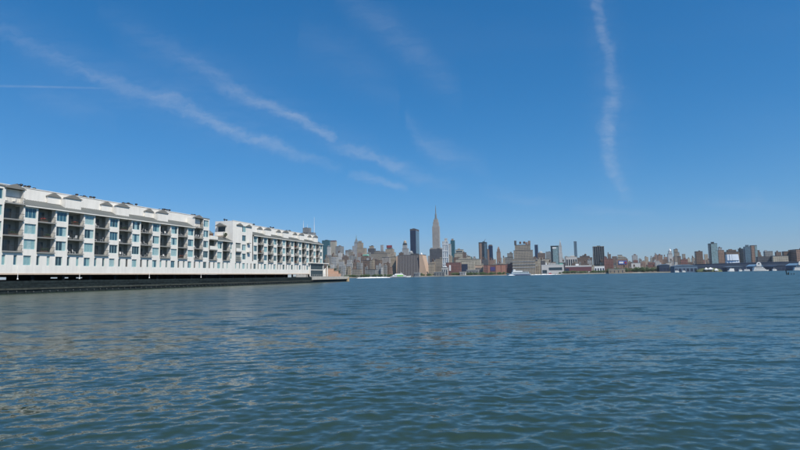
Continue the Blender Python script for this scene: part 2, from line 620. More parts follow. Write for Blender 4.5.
def build_water():
    rng = np.random.default_rng(11)
    # rings and spokes: resolution follows the need, waves themselves are in world metres
    nr = 1150
    RMAX = 640.0
    rr = 4.6 * (RMAX / 4.6) ** (np.arange(nr) / (nr - 1.0))
    na = 900
    az = np.radians(np.linspace(-56, 56, na))
    RR, AA = np.meshgrid(rr, az, indexing='ij')
    X = RR * np.sin(AA)
    Y = RR * np.cos(AA)
    sp = RR * 0.0043
    Z = np.zeros_like(X)
    DX = np.zeros_like(X); DY = np.zeros_like(X)
    car = np.zeros_like(X); totw = 0
    N = 190
    main = math.radians(-78)             # direction in which the wind waves run
    for i in range(N):
        lam = 0.13 * (5.0 / 0.13) ** ((i + rng.random()) / N)
        spread = 0.55 if lam < 0.5 else 0.33
        th = main + (0.48 if i % 5 < 3 else -0.42) + rng.normal() * spread
        k = 2 * math.pi / lam
        # slope spectrum: most slope between 0.7 and 3 m
        s = 0.0172 * math.exp(-((math.log(lam / 0.33)) / 0.98) ** 2)
        a = s / k
        ph = rng.random() * 2 * math.pi
        wgt = np.clip((lam / sp - 2.6) / 3.0, 0, 1)
        kx, ky = k * math.cos(th), k * math.sin(th)
        arg = kx * X + ky * Y + ph
        Z += wgt * a * np.sin(arg)
        c = wgt * a * 0.8 * np.cos(arg)
        DX += c * math.cos(th); DY += c * math.sin(th)
        car += wgt * s * s; totw += s * s
    fine = np.sqrt(np.clip(1 - car / totw, 0, 1))
    # gusts: groups of larger and smaller waves
    gx = 0.8 + 0.3 * np.sin(X * 0.21 + 1.3 * np.sin(Y * 0.13)) * np.sin(Y * 0.17 + 0.9 + 0.8 * np.sin(X * 0.11))
    Z *= gx; DX *= gx; DY *= gx
    X2, Y2 = X + DX, Y + DY
    v = np.stack([X2, Y2, Z], -1).reshape(-1, 3)
    # the rest of the sheet, flat, out to the horizon and behind the camera
    idx = np.arange(nr * na).reshape(nr, na)
    q = np.stack([idx[:-1, :-1], idx[:-1, 1:], idx[1:, 1:], idx[1:, :-1]], -1).reshape(-1, 4)[:, ::-1]
    # fan behind: continue the rings on coarse spokes so that the sheet stays closed
    nb = 20
    azb = np.radians(np.linspace(56, 304, nb + 1))
    rb_idx = np.unique(np.r_[np.arange(0, nr, 40), nr - 1])
    extra = []
    base = nr * na
    B = np.zeros((len(rb_idx), nb + 1), int)
    for j, ri in enumerate(rb_idx):
        for kx_ in range(nb + 1):
            B[j, kx_] = base + len(extra)
            extra.append((rr[ri] * math.sin(azb[kx_]), rr[ri] * math.cos(azb[kx_]), -0.002))
    q2 = np.stack([B[:-1, :-1], B[:-1, 1:], B[1:, 1:], B[1:, :-1]], -1).reshape(-1, 4)[:, ::-1]
    # outermost apron (water goes on under and beyond the far shore)
    ro = 9000
    hub = base + len(extra)
    for a_ in np.radians(np.linspace(0, 360, 49))[:-1]:
        extra.append((5.0 * math.sin(a_), 5.0 * math.cos(a_), -0.12))
    extra.append((0, 0, -0.12))
    c0 = base + len(extra)
    full = np.radians(np.linspace(0, 360, 73))[:-1]
    for a_ in full:
        extra.append((RMAX * math.sin(a_), RMAX * math.cos(a_), -0.004))
    for a_ in full:
        extra.append((ro * math.sin(a_), ro * math.cos(a_), -0.004))
    I = np.arange(72)
    q3 = np.stack([c0 + I, c0 + (I + 1) % 72, c0 + 72 + (I + 1) % 72, c0 + 72 + I], -1)[:, ::-1]
    J = np.arange(0, 48, 2)
    q4 = np.stack([np.full(24, hub + 48), hub + J, hub + (J + 1) % 48, hub + (J + 2) % 48], -1)[:, ::-1]
    verts = np.vstack([v, np.array(extra)])
    quads = np.vstack([q, q2, q3, q4])
    me = bpy.data.meshes.new('river')
    me.vertices.add(len(verts))
    me.vertices.foreach_set('co', verts.astype(np.float32).ravel())
    me.loops.add(quads.size)
    me.loops.foreach_set('vertex_index', quads.astype(np.int32).ravel())
    me.polygons.add(len(quads))
    me.polygons.foreach_set('loop_start', np.arange(0, quads.size, 4, dtype=np.int32))
    me.polygons.foreach_set('use_smooth', np.ones(len(quads), dtype=bool))
    me.update(calc_edges=True)
    a = me.attributes.new('fine', 'FLOAT', 'POINT')
    fv = np.ones(len(verts), np.float32)
    fv[:nr * na] = fine.ravel()
    a.data.foreach_set('value', fv)
    o = link('river', me, 'river_water')
    structure(o)
    return o


build_water()

# ------------------------------------------------------------------ far shore
def shore_y(x):
    return 1575 - 0.136 * x


mat('land', (0.16, 0.155, 0.14), 0.95, noise=0.3, nscale=0.02)
mat('seawall_stone', (0.40, 0.36, 0.29), 0.9, noise=0.35, nscale=0.03)
m = MB()
m.quad((-3200, shore_y(-3200) + 3, 2.2), (3200, shore_y(3200) + 3, 2.2), (5200, 8000, 2.2), (-5200, 8000, 2.2))
structure(m.build('city_ground', 'land'))
m = MB()
xs = np.linspace(-3200, 3200, 161)
for a, b in zip(xs[:-1], xs[1:]):
    h = 2.3 + 0.5 * math.sin(a * 0.013) + random.uniform(-.3, .3)
    m.box(a, b + .5, 0, 6, -1, h)
sw = m.build('seawall', 'seawall_stone')
for v in sw.data.vertices:
    v.co.y += shore_y(v.co.x) - 2 + random.uniform(-.2, .2)
structure(sw)

# ------------------------------------------------------------------ the pier and its apartments
P0 = (-74.78, 99.86, 0.0)
PRZ = R(90 - 15.33)
BAY = 7.07
BAL = 3.95
FL = [8.14, 11.19, 14.32, 17.40]
BASE0, BASE1 = 3.78, 8.14
EAVE = 17.05
TOP = 21.15
SET = 2.6                      # the upper storey is set back


def pier_empty(name):
    return empty(name, P0, PRZ)


# window meshes, shared ------------------------------------------------
def window_mesh(w, h, n):
    """frame with n lights: ring + mullions (origin at lower left, y inward)"""
    t = 0.075
    m = MB()
    m.box(0, w, 0, .09, 0, t).box(0, w, 0, .09, h - t, h)
    m.box(0, t, 0, .09, t, h - t).box(w - t, w, 0, .09, t, h - t)
    for i in range(1, n):
        x = w * i / n
        m.box(x - t / 2, x + t / 2, 0, .085, t, h - t)
    return m.mesh('window')


def pane_mesh(w, h, n, var):
    m = MB()
    return MB().box(0.02, w - 0.02, .05, .08, .02, h - .02).mesh('pane')


_wm = {}
GL = ['glass_dark', 'glass_blue', 'glass_curtain', 'glass_pale']


def add_window(root, u, z, w, h, n, y=0.18, glass=None, lights=None):
    key = (round(w, 2), round(h, 2), n)
    if key not in _wm:
        _wm[key] = window_mesh(w, h, n)
    f = link('window', _wm[key], 'frame_teal', root, loc=(u, y, z))
    # each light its own pane, its blind drawn or not
    g0 = glass or random.choice(GL)
    lw = w / n
    for i in range(n):
        g = g0 if random.random() < .6 else random.choice(GL)
        kk = (round(lw, 2), round(h, 2), g)
        if kk not in _wm:
            me = MB().box(0.0, lw - .006, .045, .075, .01, h - .01).mesh('pane')
            me.materials.append(MATS[g])
            _wm[kk] = me
        link('pane', _wm[kk], None, f, loc=(i * lw + .003, 0, 0))
    return f


def louvre(root, u, z, w, h, y=.12):
    key = ('lv', round(w, 2), round(h, 2))
    if key not in _wm:
        m = MB()
        m.box(0, w, .07, .1, 0, h)
        k = 0.0
        while k < h - .1:
            m.quad((0, .07, k), (w, .07, k), (w, 0, k + .13), (0, 0, k + .13))
            k += .17
        _wm[key] = m.mesh('louvre')
    return link('louvre', _wm[key], 'louvre_grey', root, loc=(u, y, z))


def rail_mesh(w):
    m = MB()
    m.box(0, w, 0, .05, 1.02, 1.09).box(0, w, .005, .045, .08, .13)
    x = .06
    while x < w:
        m.box(x, x + .022, .01, .032, .13, 1.02)
        x += .2
    return m.mesh('railing')


_rail = {}


def balcony(root, u0, z, w=BAL, solid=False, y0=-.35, depth=1.95):
    b = MB().box(u0 + .02, u0 + w - .02, y0, depth, z - .24, z).build('balcony', 'slab_grey', root)
    if solid:
        MB().box(u0 + .02, u0 + w - .02, y0 - .05, y0 + .1, z + .004, z + 1.05).build('parapet', 'white_stucco', b)
    else:
        if w not in _rail:
            _rail[w] = rail_mesh(w - .1)
        link('railing', _rail[w], 'rail_dark', b, loc=(u0 + .05, y0 + .03, z + .003))
    return b


_door = {}


def balcony_door(root, u, z, y=1.93):
    if 'd' not in _door:
        w, h = 2.3, 2.25
        m = MB()
        m.box(0, w, -.05, .02, h - .08, h).box(0, .07, -.05, .02, 0, h - .08).box(w - .07, w, -.05, .02, 0, h - .08).box(w / 2 - .04, w / 2 + .04, -.05, .02, 0, h - .08)
        _door['d'] = m.mesh('balcony_door')
        _door['p'] = MB().box(.07, w - .07, -.03, 0, .01, h - .09).mesh('pane')
    d = link('balcony_door', _door['d'], 'slab_grey', root, loc=(u, y, z))
    link('pane', _door['p'], 'door_glass', d)
    return d


def gable(root, u0, u1, y0, y1, z, rise=.95, over=.18, name='gable_roof'):
    y1 = min(y1, y0 + .55)
    """little pediment roof, ridge running inward: grey sheet over a white face"""
    c = (u0 + u1) / 2
    m = MB()
    m.prism([(u0 - over, z), (u1 + over, z), (u1 + over, z + .12), (c, z + rise), (u0 - over, z + .12)], 1, y0 - over, y1)
    return m.build(name, 'gable_grey', root)


def lean_to(root, u0, u1, ze, zt, y0=-.38, y1=SET, name='lean_to_roof', cheeks=None):
    m = MB()
    m.prism([(y0, ze), (y0, ze + .16), (y1, zt + .16), (y1, zt)], 0, u0, u1)
    o = m.build(name, 'grey_metal_roof', root)
    # standing seams
    s = MB()
    x = u0 + .3
    sl = (zt - ze) / (y1 - y0)
    while x < u1 - .05:
        s.prism([(y0, ze + .165), (y0, ze + .22), (y1 - .02, zt + .215), (y1 - .02, zt + .165)], 0, x, x + .05)
        x += .6
    s.build('roof_seam', 'grey_metal_roof', o)
    MB().box(u0 - .02, u1 + .02, y0 - .05, y0 - .005, ze - .06, ze + .14).build('fascia', 'white_stucco', o)
    return o


def base_wall(W, root, k, a, b, small=True):
    """low storey above the deck with its row of small windows"""
    u0 = k * BAY
    hs = [(u0 + .06, u0 + .76), (u0 + 2.35, u0 + 3.05), (u0 + 4.35, u0 + 5.98)]
    hs = [h for h in hs if h[0] >= a and h[1] <= b]
    Z0, Z1 = 5.48, 7.36
    W.wall(a, b, BASE0, BASE1, [(h[0], h[1], Z0, Z1) for h in hs], .25)
    for h in hs:
        w = h[1] - h[0]
        if w > 1:
            add_window(root, h[0], Z0, w, Z1 - Z0, 2)
        elif random.random() < .38:
            louvre(root, h[0], Z0, w, Z1 - Z0)
        else:
            add_window(root, h[0], Z0, w, Z1 - Z0, 1)
    MB().box(a, b, -.07, .1, BASE0 - .16, BASE0 + .12).build('base_trim', 'beige_trim', root)


def window_stack(W, root, k, floors, ztop):
    """the solid strip of a bay with one window per floor"""
    u0 = k * BAY + BAL
    u1 = (k + 1) * BAY
    a, b = u0 + .32, u1 - .32
    hs = [(a, b, z + .48, z + 2.46) for z in floors]
    W.wall(u0, u1, BASE1, ztop, hs, .25)
    for h in hs:
        add_window(root, a, h[2], b - a, h[3] - h[2], 3)


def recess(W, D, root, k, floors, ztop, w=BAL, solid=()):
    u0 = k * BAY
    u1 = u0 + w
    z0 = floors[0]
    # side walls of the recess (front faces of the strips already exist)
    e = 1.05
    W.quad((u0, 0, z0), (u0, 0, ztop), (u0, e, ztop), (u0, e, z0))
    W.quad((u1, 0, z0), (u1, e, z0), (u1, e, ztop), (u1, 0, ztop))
    D.quad((u0, e, z0), (u0, e, ztop), (u0, 1.95, ztop), (u0, 1.95, z0))  # inner part of the white side walls: recess shade put into the colour
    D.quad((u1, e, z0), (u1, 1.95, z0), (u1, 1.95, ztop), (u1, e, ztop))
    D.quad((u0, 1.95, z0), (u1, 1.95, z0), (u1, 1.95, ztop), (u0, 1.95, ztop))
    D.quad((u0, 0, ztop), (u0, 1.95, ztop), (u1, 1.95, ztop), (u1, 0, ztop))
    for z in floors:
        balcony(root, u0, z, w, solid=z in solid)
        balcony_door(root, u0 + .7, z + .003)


FURN = []       # spots for balcony furniture (u, y, z)


def vents(root, u, n=4):
    for i in range(n):
        m = MB()
        x = u + i * random.uniform(.75, 1.15)
        h = random.uniform(.15, .5)
        yy = 3.4 + random.uniform(0, .5)
        m.tube((x, yy, TOP - .02), (x, yy, TOP + h), .14, .14, 8)
        m.tube((x, yy, TOP + h), (x, yy, TOP + h + .16), .30, .36, 10)
        m.dome((x, yy, TOP + h + .16), .36, .36, .24)
        m.build('roof_vent', 'black_metal', root)


def block(name, label, k0, k1, tall, depth, u_start, u_end, shorts, blank=()):
    root = pier_empty(name)
    tag(root, label, 'building')
    W, D = MB(), MB()
    for k in range(k0, k1 + 1):
        u0, um, u1 = k * BAY, k * BAY + BAL, (k + 1) * BAY
        a, b = max(u0, u_start), min(u1, u_end)
        if a < 19 * BAY - .1:            # the lobby takes the place of the last base bays
            base_wall(W, root, k, a, b)
        isb, isw = (k, 'b') in tall, (k, 'w') in tall
        if k not in blank and u0 >= u_start:
            fl = FL if isb else FL[:3]
            zt = 20.15 if isb else EAVE
            recess(W, D, root, k, fl, zt)
            for z in fl:
                FURN.append((u0, z, k))
        if um >= u_start - .01 and u1 <= u_end + .01:
            window_stack(W, root, k, FL if isw else FL[:3], 20.35 if isw else EAVE)
        # tops
        if isb and k not in blank:
            gable(root, u0, um, -.05, SET + .3, 20.15)
        if isw:
            W.quad((um, 0, EAVE), (um, SET, EAVE), (um, SET, 20.35), (um, 0, 20.35))
            W.quad((u1, 0, EAVE), (u1, 0, 20.35), (u1, SET, 20.35), (u1, SET, EAVE))
            MB().box(um - .1, u1 + .1, -.12, SET, 20.352, 20.5).build('flat_roof', 'gable_grey', root)
    # set-back storey, roof, ends, back
    W.quad((u_start, SET, EAVE - .3), (u_end, SET, EAVE - .3), (u_end, SET, TOP), (u_start, SET, TOP))
    W.quad((u_start, SET, TOP), (u_end, SET, TOP), (u_end, depth, TOP), (u_start, depth, TOP))
    W.quad((u_start, depth, BASE0), (u_start, depth, TOP), (u_end, depth, TOP), (u_end, depth, BASE0))
    for u, s in ((u_start, 1), (u_end, -1)):
        p = [(u, SET, EAVE - .3), (u, SET, TOP), (u, depth, TOP), (u, depth, BASE0), (u, 0, BASE0), (u, 0, EAVE - .3)]
        W.quad(*(p if s > 0 else p[::-1]))
    W.quad((u_start, 0, BASE0), (u_start, depth, BASE0), (u_end, depth, BASE0), (u_end, 0, BASE0))
    W.build('wall', 'white_stucco', root)
    D.build('shaded_recess_wall', 'shaded_recess_wall', root)
    # parapet cap
    MB().box(u_start - .05, u_end + .05, SET - .08, SET + .25, TOP + .003, TOP + .14).build('parapet_cap', 'white_stucco', root)
    for k in shorts:
        u0 = k * BAY
        # forward dormer over the balcony with its own short lean-to
        m = MB()
        m.box(u0 - .05, u0 + BAL + .05, .95, SET - .004, EAVE - .1, 20.1)
        m.build('dormer', 'white_stucco', root)
        gable(root, u0, u0 + BAL, .95, SET + .3, 20.1)
        lean_to(root, u0 + .02, u0 + BAL - .02, EAVE, EAVE + .75, -.38, .945)
        # second, set-back pediment beside it
        m = MB()
        m.box(u0 - 3.2, u0 - .12, SET - .45, SET - .004, EAVE + 1.6, 20.1)
        m.build('dormer', 'white_stucco', root)
        gable(root, u0 - 3.2, u0 - .12 - .2, SET - .45, SET + .3, 20.1)
    return root


# near block: bays -3 .. 8
near = block('apartment_block', 'long white four-storey apartment block nearest the open deck, with grey lean-to roofs and paired gables',
             -3, 8, {(-1, 'w'), (0, 'b'), (8, 'b'), (8, 'w')}, 16, -3 * BAY, 9 * BAY, [-2, 2, 4, 6])
for a, b in ((-3 * BAY + BAL, -2 * BAY), (-2 * BAY + BAL, -1 * BAY + BAL), (BAL, 2 * BAY), (2 * BAY + BAL, 4 * BAY), (4 * BAY + BAL, 6 * BAY), (6 * BAY + BAL, 8 * BAY)):
    lean_to(near, a + .03, b - .03, EAVE, EAVE + 1.6)
for u in (-14, 5.2, 7.2, 19.6, 22, 33, 35.2, 46.5, 48.5, 60):
    vents(near, u, 3)
# tall end bays: cheeks of the loggia that rise through the lean-to zone
for u in (0, BAL, 8 * BAY):
    MB().box(u - .18 if u == BAL else u - .02, u + .02 if u == BAL else u + .18, .004, SET - .004, EAVE - .05, 20.14).build('loggia_side', 'white_stucco', near)

for k in (0, 8):
    MB().box(k * BAY + .19, k * BAY + BAL - .19, .85, .95, FL[3] + .004, 20.1).build('loggia_back', 'white_stucco', near)

# far block: bays 11 .. 20
US = 76.2
UE = 21 * BAY + .2
far = block('apartment_block', 'white apartment block at the outer end of the pier with a blank gable end wall', 12, 20, {}, 14, 12 * BAY + BAL - .5, UE, [14, 16, 18, 20], blank=(12,))
W_ = MB()
for a, b in ((12 * BAY + BAL, 14 * BAY), (14 * BAY + BAL, 16 * BAY), (16 * BAY + BAL, 18 * BAY), (18 * BAY + BAL, 20 * BAY), (20 * BAY + BAL, 21 * BAY + .1)):
    lean_to(far, a + .03, b - .03, EAVE, EAVE + 1.6)
for u in (92.5, 107, 121, 137):
    vents(far, u, 4)
# its tall plain end: bays 11 and 12 flush to full height
D_ = MB()
u0 = 11 * BAY
um = u0 + BAL
ue = 12 * BAY + BAL - .5
hs = [(um + .1, um + 2.5, z + .48, z + 2.46) for z in (FL[0], FL[1], FL[2], FL[3])]
W_.wall(US, ue, BASE1, TOP, hs + [(u0 + .2, um - .6, FL[0], FL[1] - .3), (u0 + .2, um - .6, FL[1], FL[2] - .3)], .25)
for h in hs:
    add_window(far, h[0], h[2], h[1] - h[0], h[3] - h[2], 3)
for z in FL[:2]:
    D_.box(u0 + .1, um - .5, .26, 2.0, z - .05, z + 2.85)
    balcony(far, u0 + .2, z + .004, BAL - .8, solid=(z == FL[1]), depth=.2)
for z in FL[1:3]:
    b = MB().box(ue - 3.6, ue - 2.2, -.9, -.004, z - .2, z).build('balcony', 'slab_grey', far)
    MB().box(ue - 3.6, ue - 2.2, -.95, -.85, z + .003, z + 1.0).build('parapet', 'white_stucco', b)
base_wall(W_, far, 11, US, 12 * BAY)
base_wall(W_, far, 12, 12 * BAY, ue)
DE = 6.6
W_.quad((US, 0, BASE0), (US, 0, TOP), (US, DE, TOP), (US, DE, BASE0))
W_.quad((US, 0, TOP), (ue, 0, TOP), (ue, DE, TOP), (US, DE, TOP))
W_.quad((US, DE, BASE0), (US, DE, TOP), (ue, DE, TOP), (ue, DE, BASE0))
W_.quad((ue, 0, EAVE), (ue, 0, TOP), (ue, SET, TOP), (ue, SET, EAVE))
W_.build('end_wall', 'white_stucco', far)
# dark boxes close the two recesses, their shade put into the colour
D_.build('shaded_recess_wall', 'shaded_recess_wall', far)
MB().box(US - .05, ue + .02, -.05, .25, TOP + .003, TOP + .14).build('parapet_cap', 'white_stucco', far)
gable(far, US + 2.2, US + 5.6, -.16, -.003, 19.9, .8, name='gable_roof')
gable(far, US + 8.0, US + 11.2, -.16, -.003, 19.9, .8)
vents(far, US + .6, 2)
# corner loggia on the end wall: slab, opening and pediment seen edge-on
lg = MB().box(US - 1.3, US - .004, 2.4, 5.9, 16.3, 16.6).build('balcony', 'white_stucco', far)
MB().box(US - 1.3, US - 1.2, 2.4, 5.9, 16.604, 17.5).box(US - 1.19, US - .01, 2.4, 2.5, 16.604, 17.5).build('parapet', 'white_stucco', lg)
MB().box(US - .08, US - .004, 2.8, 5.4, 16.65, 19.3).build('balcony_door', 'door_glass', far)
mm = MB()
mm.prism([(2.2, 19.5), (5.9, 19.5), (4.05, 20.5)], 0, US - 1.4, US - .004)
mm.build('gable_roof', 'gable_grey', far)

# link wing between the two blocks: bays 9, 10
lk = pier_empty('link_wing')
tag(lk, 'lower two-storey white wing with a grey lean-to roof joining the two pier apartment blocks', 'building')
W_, D_ = MB(), MB()
LE = 14.1
ua, ub = 9 * BAY + .02, US - .02
for k in (9, 10):
    base_wall(W_, lk, k, max(k * BAY, ua), min((k + 1) * BAY, ub))
    recess(W_, D_, lk, k, FL[:2], LE, solid=(FL[1],) if k == 9 else ())
    u0 = k * BAY + BAL
    u1 = min((k + 1) * BAY, ub)
    hs = [(u0 + .32, u1 - .3, z + .48, z + 2.46) for z in FL[:2]]
    W_.wall(u0, u1, BASE1, LE, hs, .25)
    for h in hs:
        add_window(lk, h[0], h[2], h[1] - h[0], h[3] - h[2], 3)
W_.quad((ua, 1.96, LE), (ub, 1.96, LE), (ub, 14, LE), (ua, 14, LE))
W_.quad((ua, 14, BASE0), (ua, 14, LE), (ub, 14, LE), (ub, 14, BASE0))
W_.quad((ua, 0, BASE0), (ua, 14, BASE0), (ub, 14, BASE0), (ub, 0, BASE0))
W_.box(9 * BAY + BAL, ub, SET + .01, 5, LE + .003, LE + 1.5)
W_.build('wall', 'white_stucco', lk)
D_.build('shaded_recess_wall', 'shaded_recess_wall', lk)
lean_to(lk, 9 * BAY + BAL + .03, ub - .03, LE, LE + 1.45)
balcony(lk, 9 * BAY, FL[2], solid=True)
pw = MB().box(70.6, 76.1, 7.2, 12, LE + .003, 17.0).build('penthouse_wall', 'tan_brick', lk)
MB().prism([(6.8, 17.003), (12.4, 17.003), (9.6, 18.9)], 0, 70.2, 76.15).build('penthouse_roof', 'grey_metal_roof', lk)


def leaf_clump(name, c, rx, ry, rz, n, size, material, parent=None, seed=0):
    """foliage: many small leaf faces spread through an uneven volume"""
    rnd = random.Random(seed)
    m = MB()
    lobes = [(rnd.uniform(-.5, .5), rnd.uniform(-.5, .5), rnd.uniform(-.35, .5), rnd.uniform(.4, .7)) for _ in range(6)]
    for i in range(n):
        L = rnd.choice(lobes)
        d = Vector((rnd.gauss(0, 1), rnd.gauss(0, 1), rnd.gauss(0, 1))).normalized() * L[3] * rnd.random() ** .4
        p = Vector((c[0] + (L[0] + d.x) * rx, c[1] + (L[1] + d.y) * ry, c[2] + (L[2] + d.z) * rz))
        a = Vector((rnd.gauss(0, 1), rnd.gauss(0, 1), rnd.gauss(0, .6))).normalized()
        b = a.orthogonal().normalized()
        s = size * rnd.uniform(.6, 1.4)
        m.quad(p - a * s, p + b * s * .5, p + a * s, p - b * s * .5)
    return m.build(name, material, parent)


def shrub(u, y, z, r, h, label, seed, group=None):
    s = pier_empty('shrub')
    s.location = Vector(P0) + Matrix.Rotation(PRZ, 3, 'Z') @ Vector((u, y, z))
    tag(s, label, 'shrub', group)
    m = MB()
    for i in range(4):
        a = i * 1.6 + seed
        m.tube((0, 0, 0), (math.cos(a) * r * .35, math.sin(a) * r * .35, h * .6), .05, .025, 5)
    m.build('stem', 'timber_worn', s)
    leaf_clump('foliage', (0, 0, h * .55), r, r, h * .6, 420, .14, 'leaf_dark', s, seed)
    return s


shrub(US - 2.4, 1.2, LE + 1.42, .9, 1.5, 'green potted shrub growing beside the blank end wall on the link wing roof', 5)

# downpipes under the base
for k in (0, 2, 5, 8):
    m = MB().tube((k * BAY + 3.3, -.12, 2.95), (k * BAY + 3.3, -.12, 5.4), .05, .05, 6)
    m.tube((k * BAY + 3.3, -.12, 2.7), (k * BAY + 3.3, -.12, 2.95), .15, .1, 8)
    m.build('downpipe', 'white_paint', near)

# lobby at the outer end, under the far block (the base wall stops before it)
UL0 = 18.75 * BAY
lob = MB()
lob.box(UL0 + .5, 21.72 * BAY, -1.0, 9, 8.32, 8.62)
lob.build('lobby_canopy', 'white_stucco', far)

# ---- pier
pier = pier_empty('pier')
tag(pier, 'long dark timber-faced pier carrying the white apartment blocks over the river', 'pier')
UE_P = 177.5
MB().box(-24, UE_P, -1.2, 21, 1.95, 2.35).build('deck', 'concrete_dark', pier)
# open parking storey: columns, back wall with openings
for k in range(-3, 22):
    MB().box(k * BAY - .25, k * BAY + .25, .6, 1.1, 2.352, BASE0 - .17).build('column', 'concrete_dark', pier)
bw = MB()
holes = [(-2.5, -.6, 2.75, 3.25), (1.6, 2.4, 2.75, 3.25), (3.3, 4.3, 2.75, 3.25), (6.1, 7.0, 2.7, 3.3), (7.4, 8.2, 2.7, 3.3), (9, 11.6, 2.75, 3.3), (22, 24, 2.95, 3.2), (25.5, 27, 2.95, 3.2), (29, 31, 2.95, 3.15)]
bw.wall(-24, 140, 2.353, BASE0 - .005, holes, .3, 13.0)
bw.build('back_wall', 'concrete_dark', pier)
# timber fender wall: planks in rows, lengths butt-jointed
PL = 9.0
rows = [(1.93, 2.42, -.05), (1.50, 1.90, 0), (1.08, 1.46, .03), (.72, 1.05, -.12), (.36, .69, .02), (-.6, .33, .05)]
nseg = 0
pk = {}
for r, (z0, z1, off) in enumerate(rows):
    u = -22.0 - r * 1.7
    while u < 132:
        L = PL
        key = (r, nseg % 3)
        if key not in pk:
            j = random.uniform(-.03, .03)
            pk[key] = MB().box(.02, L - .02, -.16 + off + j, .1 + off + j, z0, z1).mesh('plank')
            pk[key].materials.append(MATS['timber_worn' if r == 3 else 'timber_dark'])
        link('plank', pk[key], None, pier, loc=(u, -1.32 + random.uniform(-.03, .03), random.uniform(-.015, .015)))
        u += L
        nseg += 1
MB().box(-24, UE_P - .5, -1.15, -1.0, -.8, 1.949).build('bulkhead', 'timber_dark', pier)
fp = MB().tube((0, 0, -1), (0, 0, .34), .17, .16, 8).mesh('fender_pile')
fp.materials.append(MATS['timber_dark'])
fc = MB().tube((0, 0, .343), (0, 0, .5), .10, .06, 8).mesh('pile_cap')
fc.materials.append(MATS['timber_tip'])
u = -21.0
while u < 132:
    f_ = link('fender_pile', fp, None, pier, loc=(u, -1.72 + random.uniform(-.05, .05), random.uniform(-.1, .08)))
    link('pile_cap', fc, None, f_)
    u += 1.78 + random.uniform(-.12, .12)
# outer deck: pale concrete edge, corner pile
MB().box(18.9 * BAY, UE_P - .2, -1.75, -1.25, 1.25, 2.55).build('deck_edge', 'concrete', pier)
MB().box(UE_P - .19, UE_P + .1, -1.75, 20.9, 1.25, 2.55).build('deck_edge', 'concrete', pier)
MB().tube((UE_P - 1.5, -1.5, -1), (UE_P - 1.5, -1.5, 1.9), .9, .85, 12).tube((UE_P + .2, -1.1, -1), (UE_P + .2, -1.1, 1.9), .6, .6, 12).build('corner_pile', 'tan_pile', pier)
MB().box(17.1 * BAY, 18.4 * BAY, -.6, -.4, 2.356, 3.5).box(18.5 * BAY, 18.6 * BAY, -.6, -.4, 2.356, 3.5).build('low_wall', 'concrete', pier)
rl = MB()
for u in np.arange(19 * BAY, UE_P - 1, 2.2):
    rl.box(u, u + .06, -1.5, -1.44, 2.553, 3.5)
rl.box(19 * BAY, UE_P - 1, -1.5, -1.45, 3.502, 3.56).box(19 * BAY, UE_P - 1, -1.49, -1.46, 3.0, 3.03)
rl.build('railing', 'concrete', pier)

# lobby volume (two glazed floors behind white posts)
lobby = pier_empty('glazed_lobby')
tag(lobby, 'white-framed lobby with two floors of dark glass at the tip of the pier apartments', 'building')
ul0, ul1 = 19.0 * BAY + .4, 20.95 * BAY
MB().box(ul0, ul1, -.45, 8, 5.35, 5.65).build('floor_slab', 'white_stucco', lobby)
MB().box(ul0, 21.7 * BAY, -.5, 8, 2.354, 2.7).build('plinth', 'concrete', lobby)
for i in range(8):
    a = ul0 + (ul1 - ul0) * i / 8
    b = ul0 + (ul1 - ul0) * (i + 1) / 8 - .12
    MB().box(a, b, -.28, -.2, 2.71, 5.34).build('glass_panel', 'door_glass', lobby)
    MB().box(a, b, -.28, -.2, 5.66, 8.3).build('glass_panel', 'door_glass', lobby)
for u in (ul0 - .2, ul1 + .1, 21.66 * BAY):
    MB().box(u - .22, u + .22, -.5, -.1, 2.71, 8.3).build('post', 'white_stucco', lobby)
st = MB().prism([(ul1 + 1.0, 2.71), (ul1 + 4.6, 2.71), (ul1 + 4.6, 6.5), (ul1 + 4.0, 6.5)], 1, .2, 3)
st.build('stair_flank', 'white_stucco', lobby)

# stepped brick terrace with planting
ter = pier_empty('brick_terrace')
tag(ter, 'stepped tan brick terrace wall at the tip of the pier', 'terrace')
ts = [(154.2, 162.6, 6.2), (162.62, 168.4, 5.1), (168.42, 171.4, 3.9)]
for i, (a, b, z) in enumerate(ts):
    w = MB().box(a, b, .3, 12, 2.354, z).build('step_wall', 'tan_brick', ter)
    MB().box(a - .05, b + .05, .22, 12, z + .003, z + .14).build('coping', 'tan_brick', w)
    shrub((a + b) / 2, 1.4, z + .14, min(1.5, (b - a) * .42), 1.3, 'dark green shrub on the %s step of the tan brick terrace' % ('top', 'middle', 'lowest')[i], 20 + i)

# ---- balcony furniture
def to_world(u, y, z):
    return Vector(P0) + Matrix.Rotation(PRZ, 3, 'Z') @ Vector((u, y, z))


chair_parts = {}


def patio_chair(u, y, z, rz, col):
    c = empty('patio_chair', to_world(u, y, z), PRZ + rz)
    if not chair_parts:
        chair_parts['seat'] = MB().box(-.26, .26, -.26, .26, .40, .45).mesh('seat')
        chair_parts['backrest'] = MB().prism([(.20, .45), (.26, .45), (.36, .95), (.30, .95)], 0, -.26, .26).mesh('backrest')
        chair_parts['leg'] = MB().box(-.025, .025, -.025, .025, 0, .4).mesh('leg')
    for n in ('seat', 'backrest'):
        o = link(n, chair_parts[n], None, c)
        o.data = chair_parts[n].copy()
        o.data.materials.append(MATS[col])
    for x in (-.22, .22):
        for yy in (-.22, .22):
            o = link('leg', chair_parts['leg'], None, c, loc=(x, yy, 0))
            if not o.data.materials:
                o.data.materials.append(MATS['white_paint'])
    return c


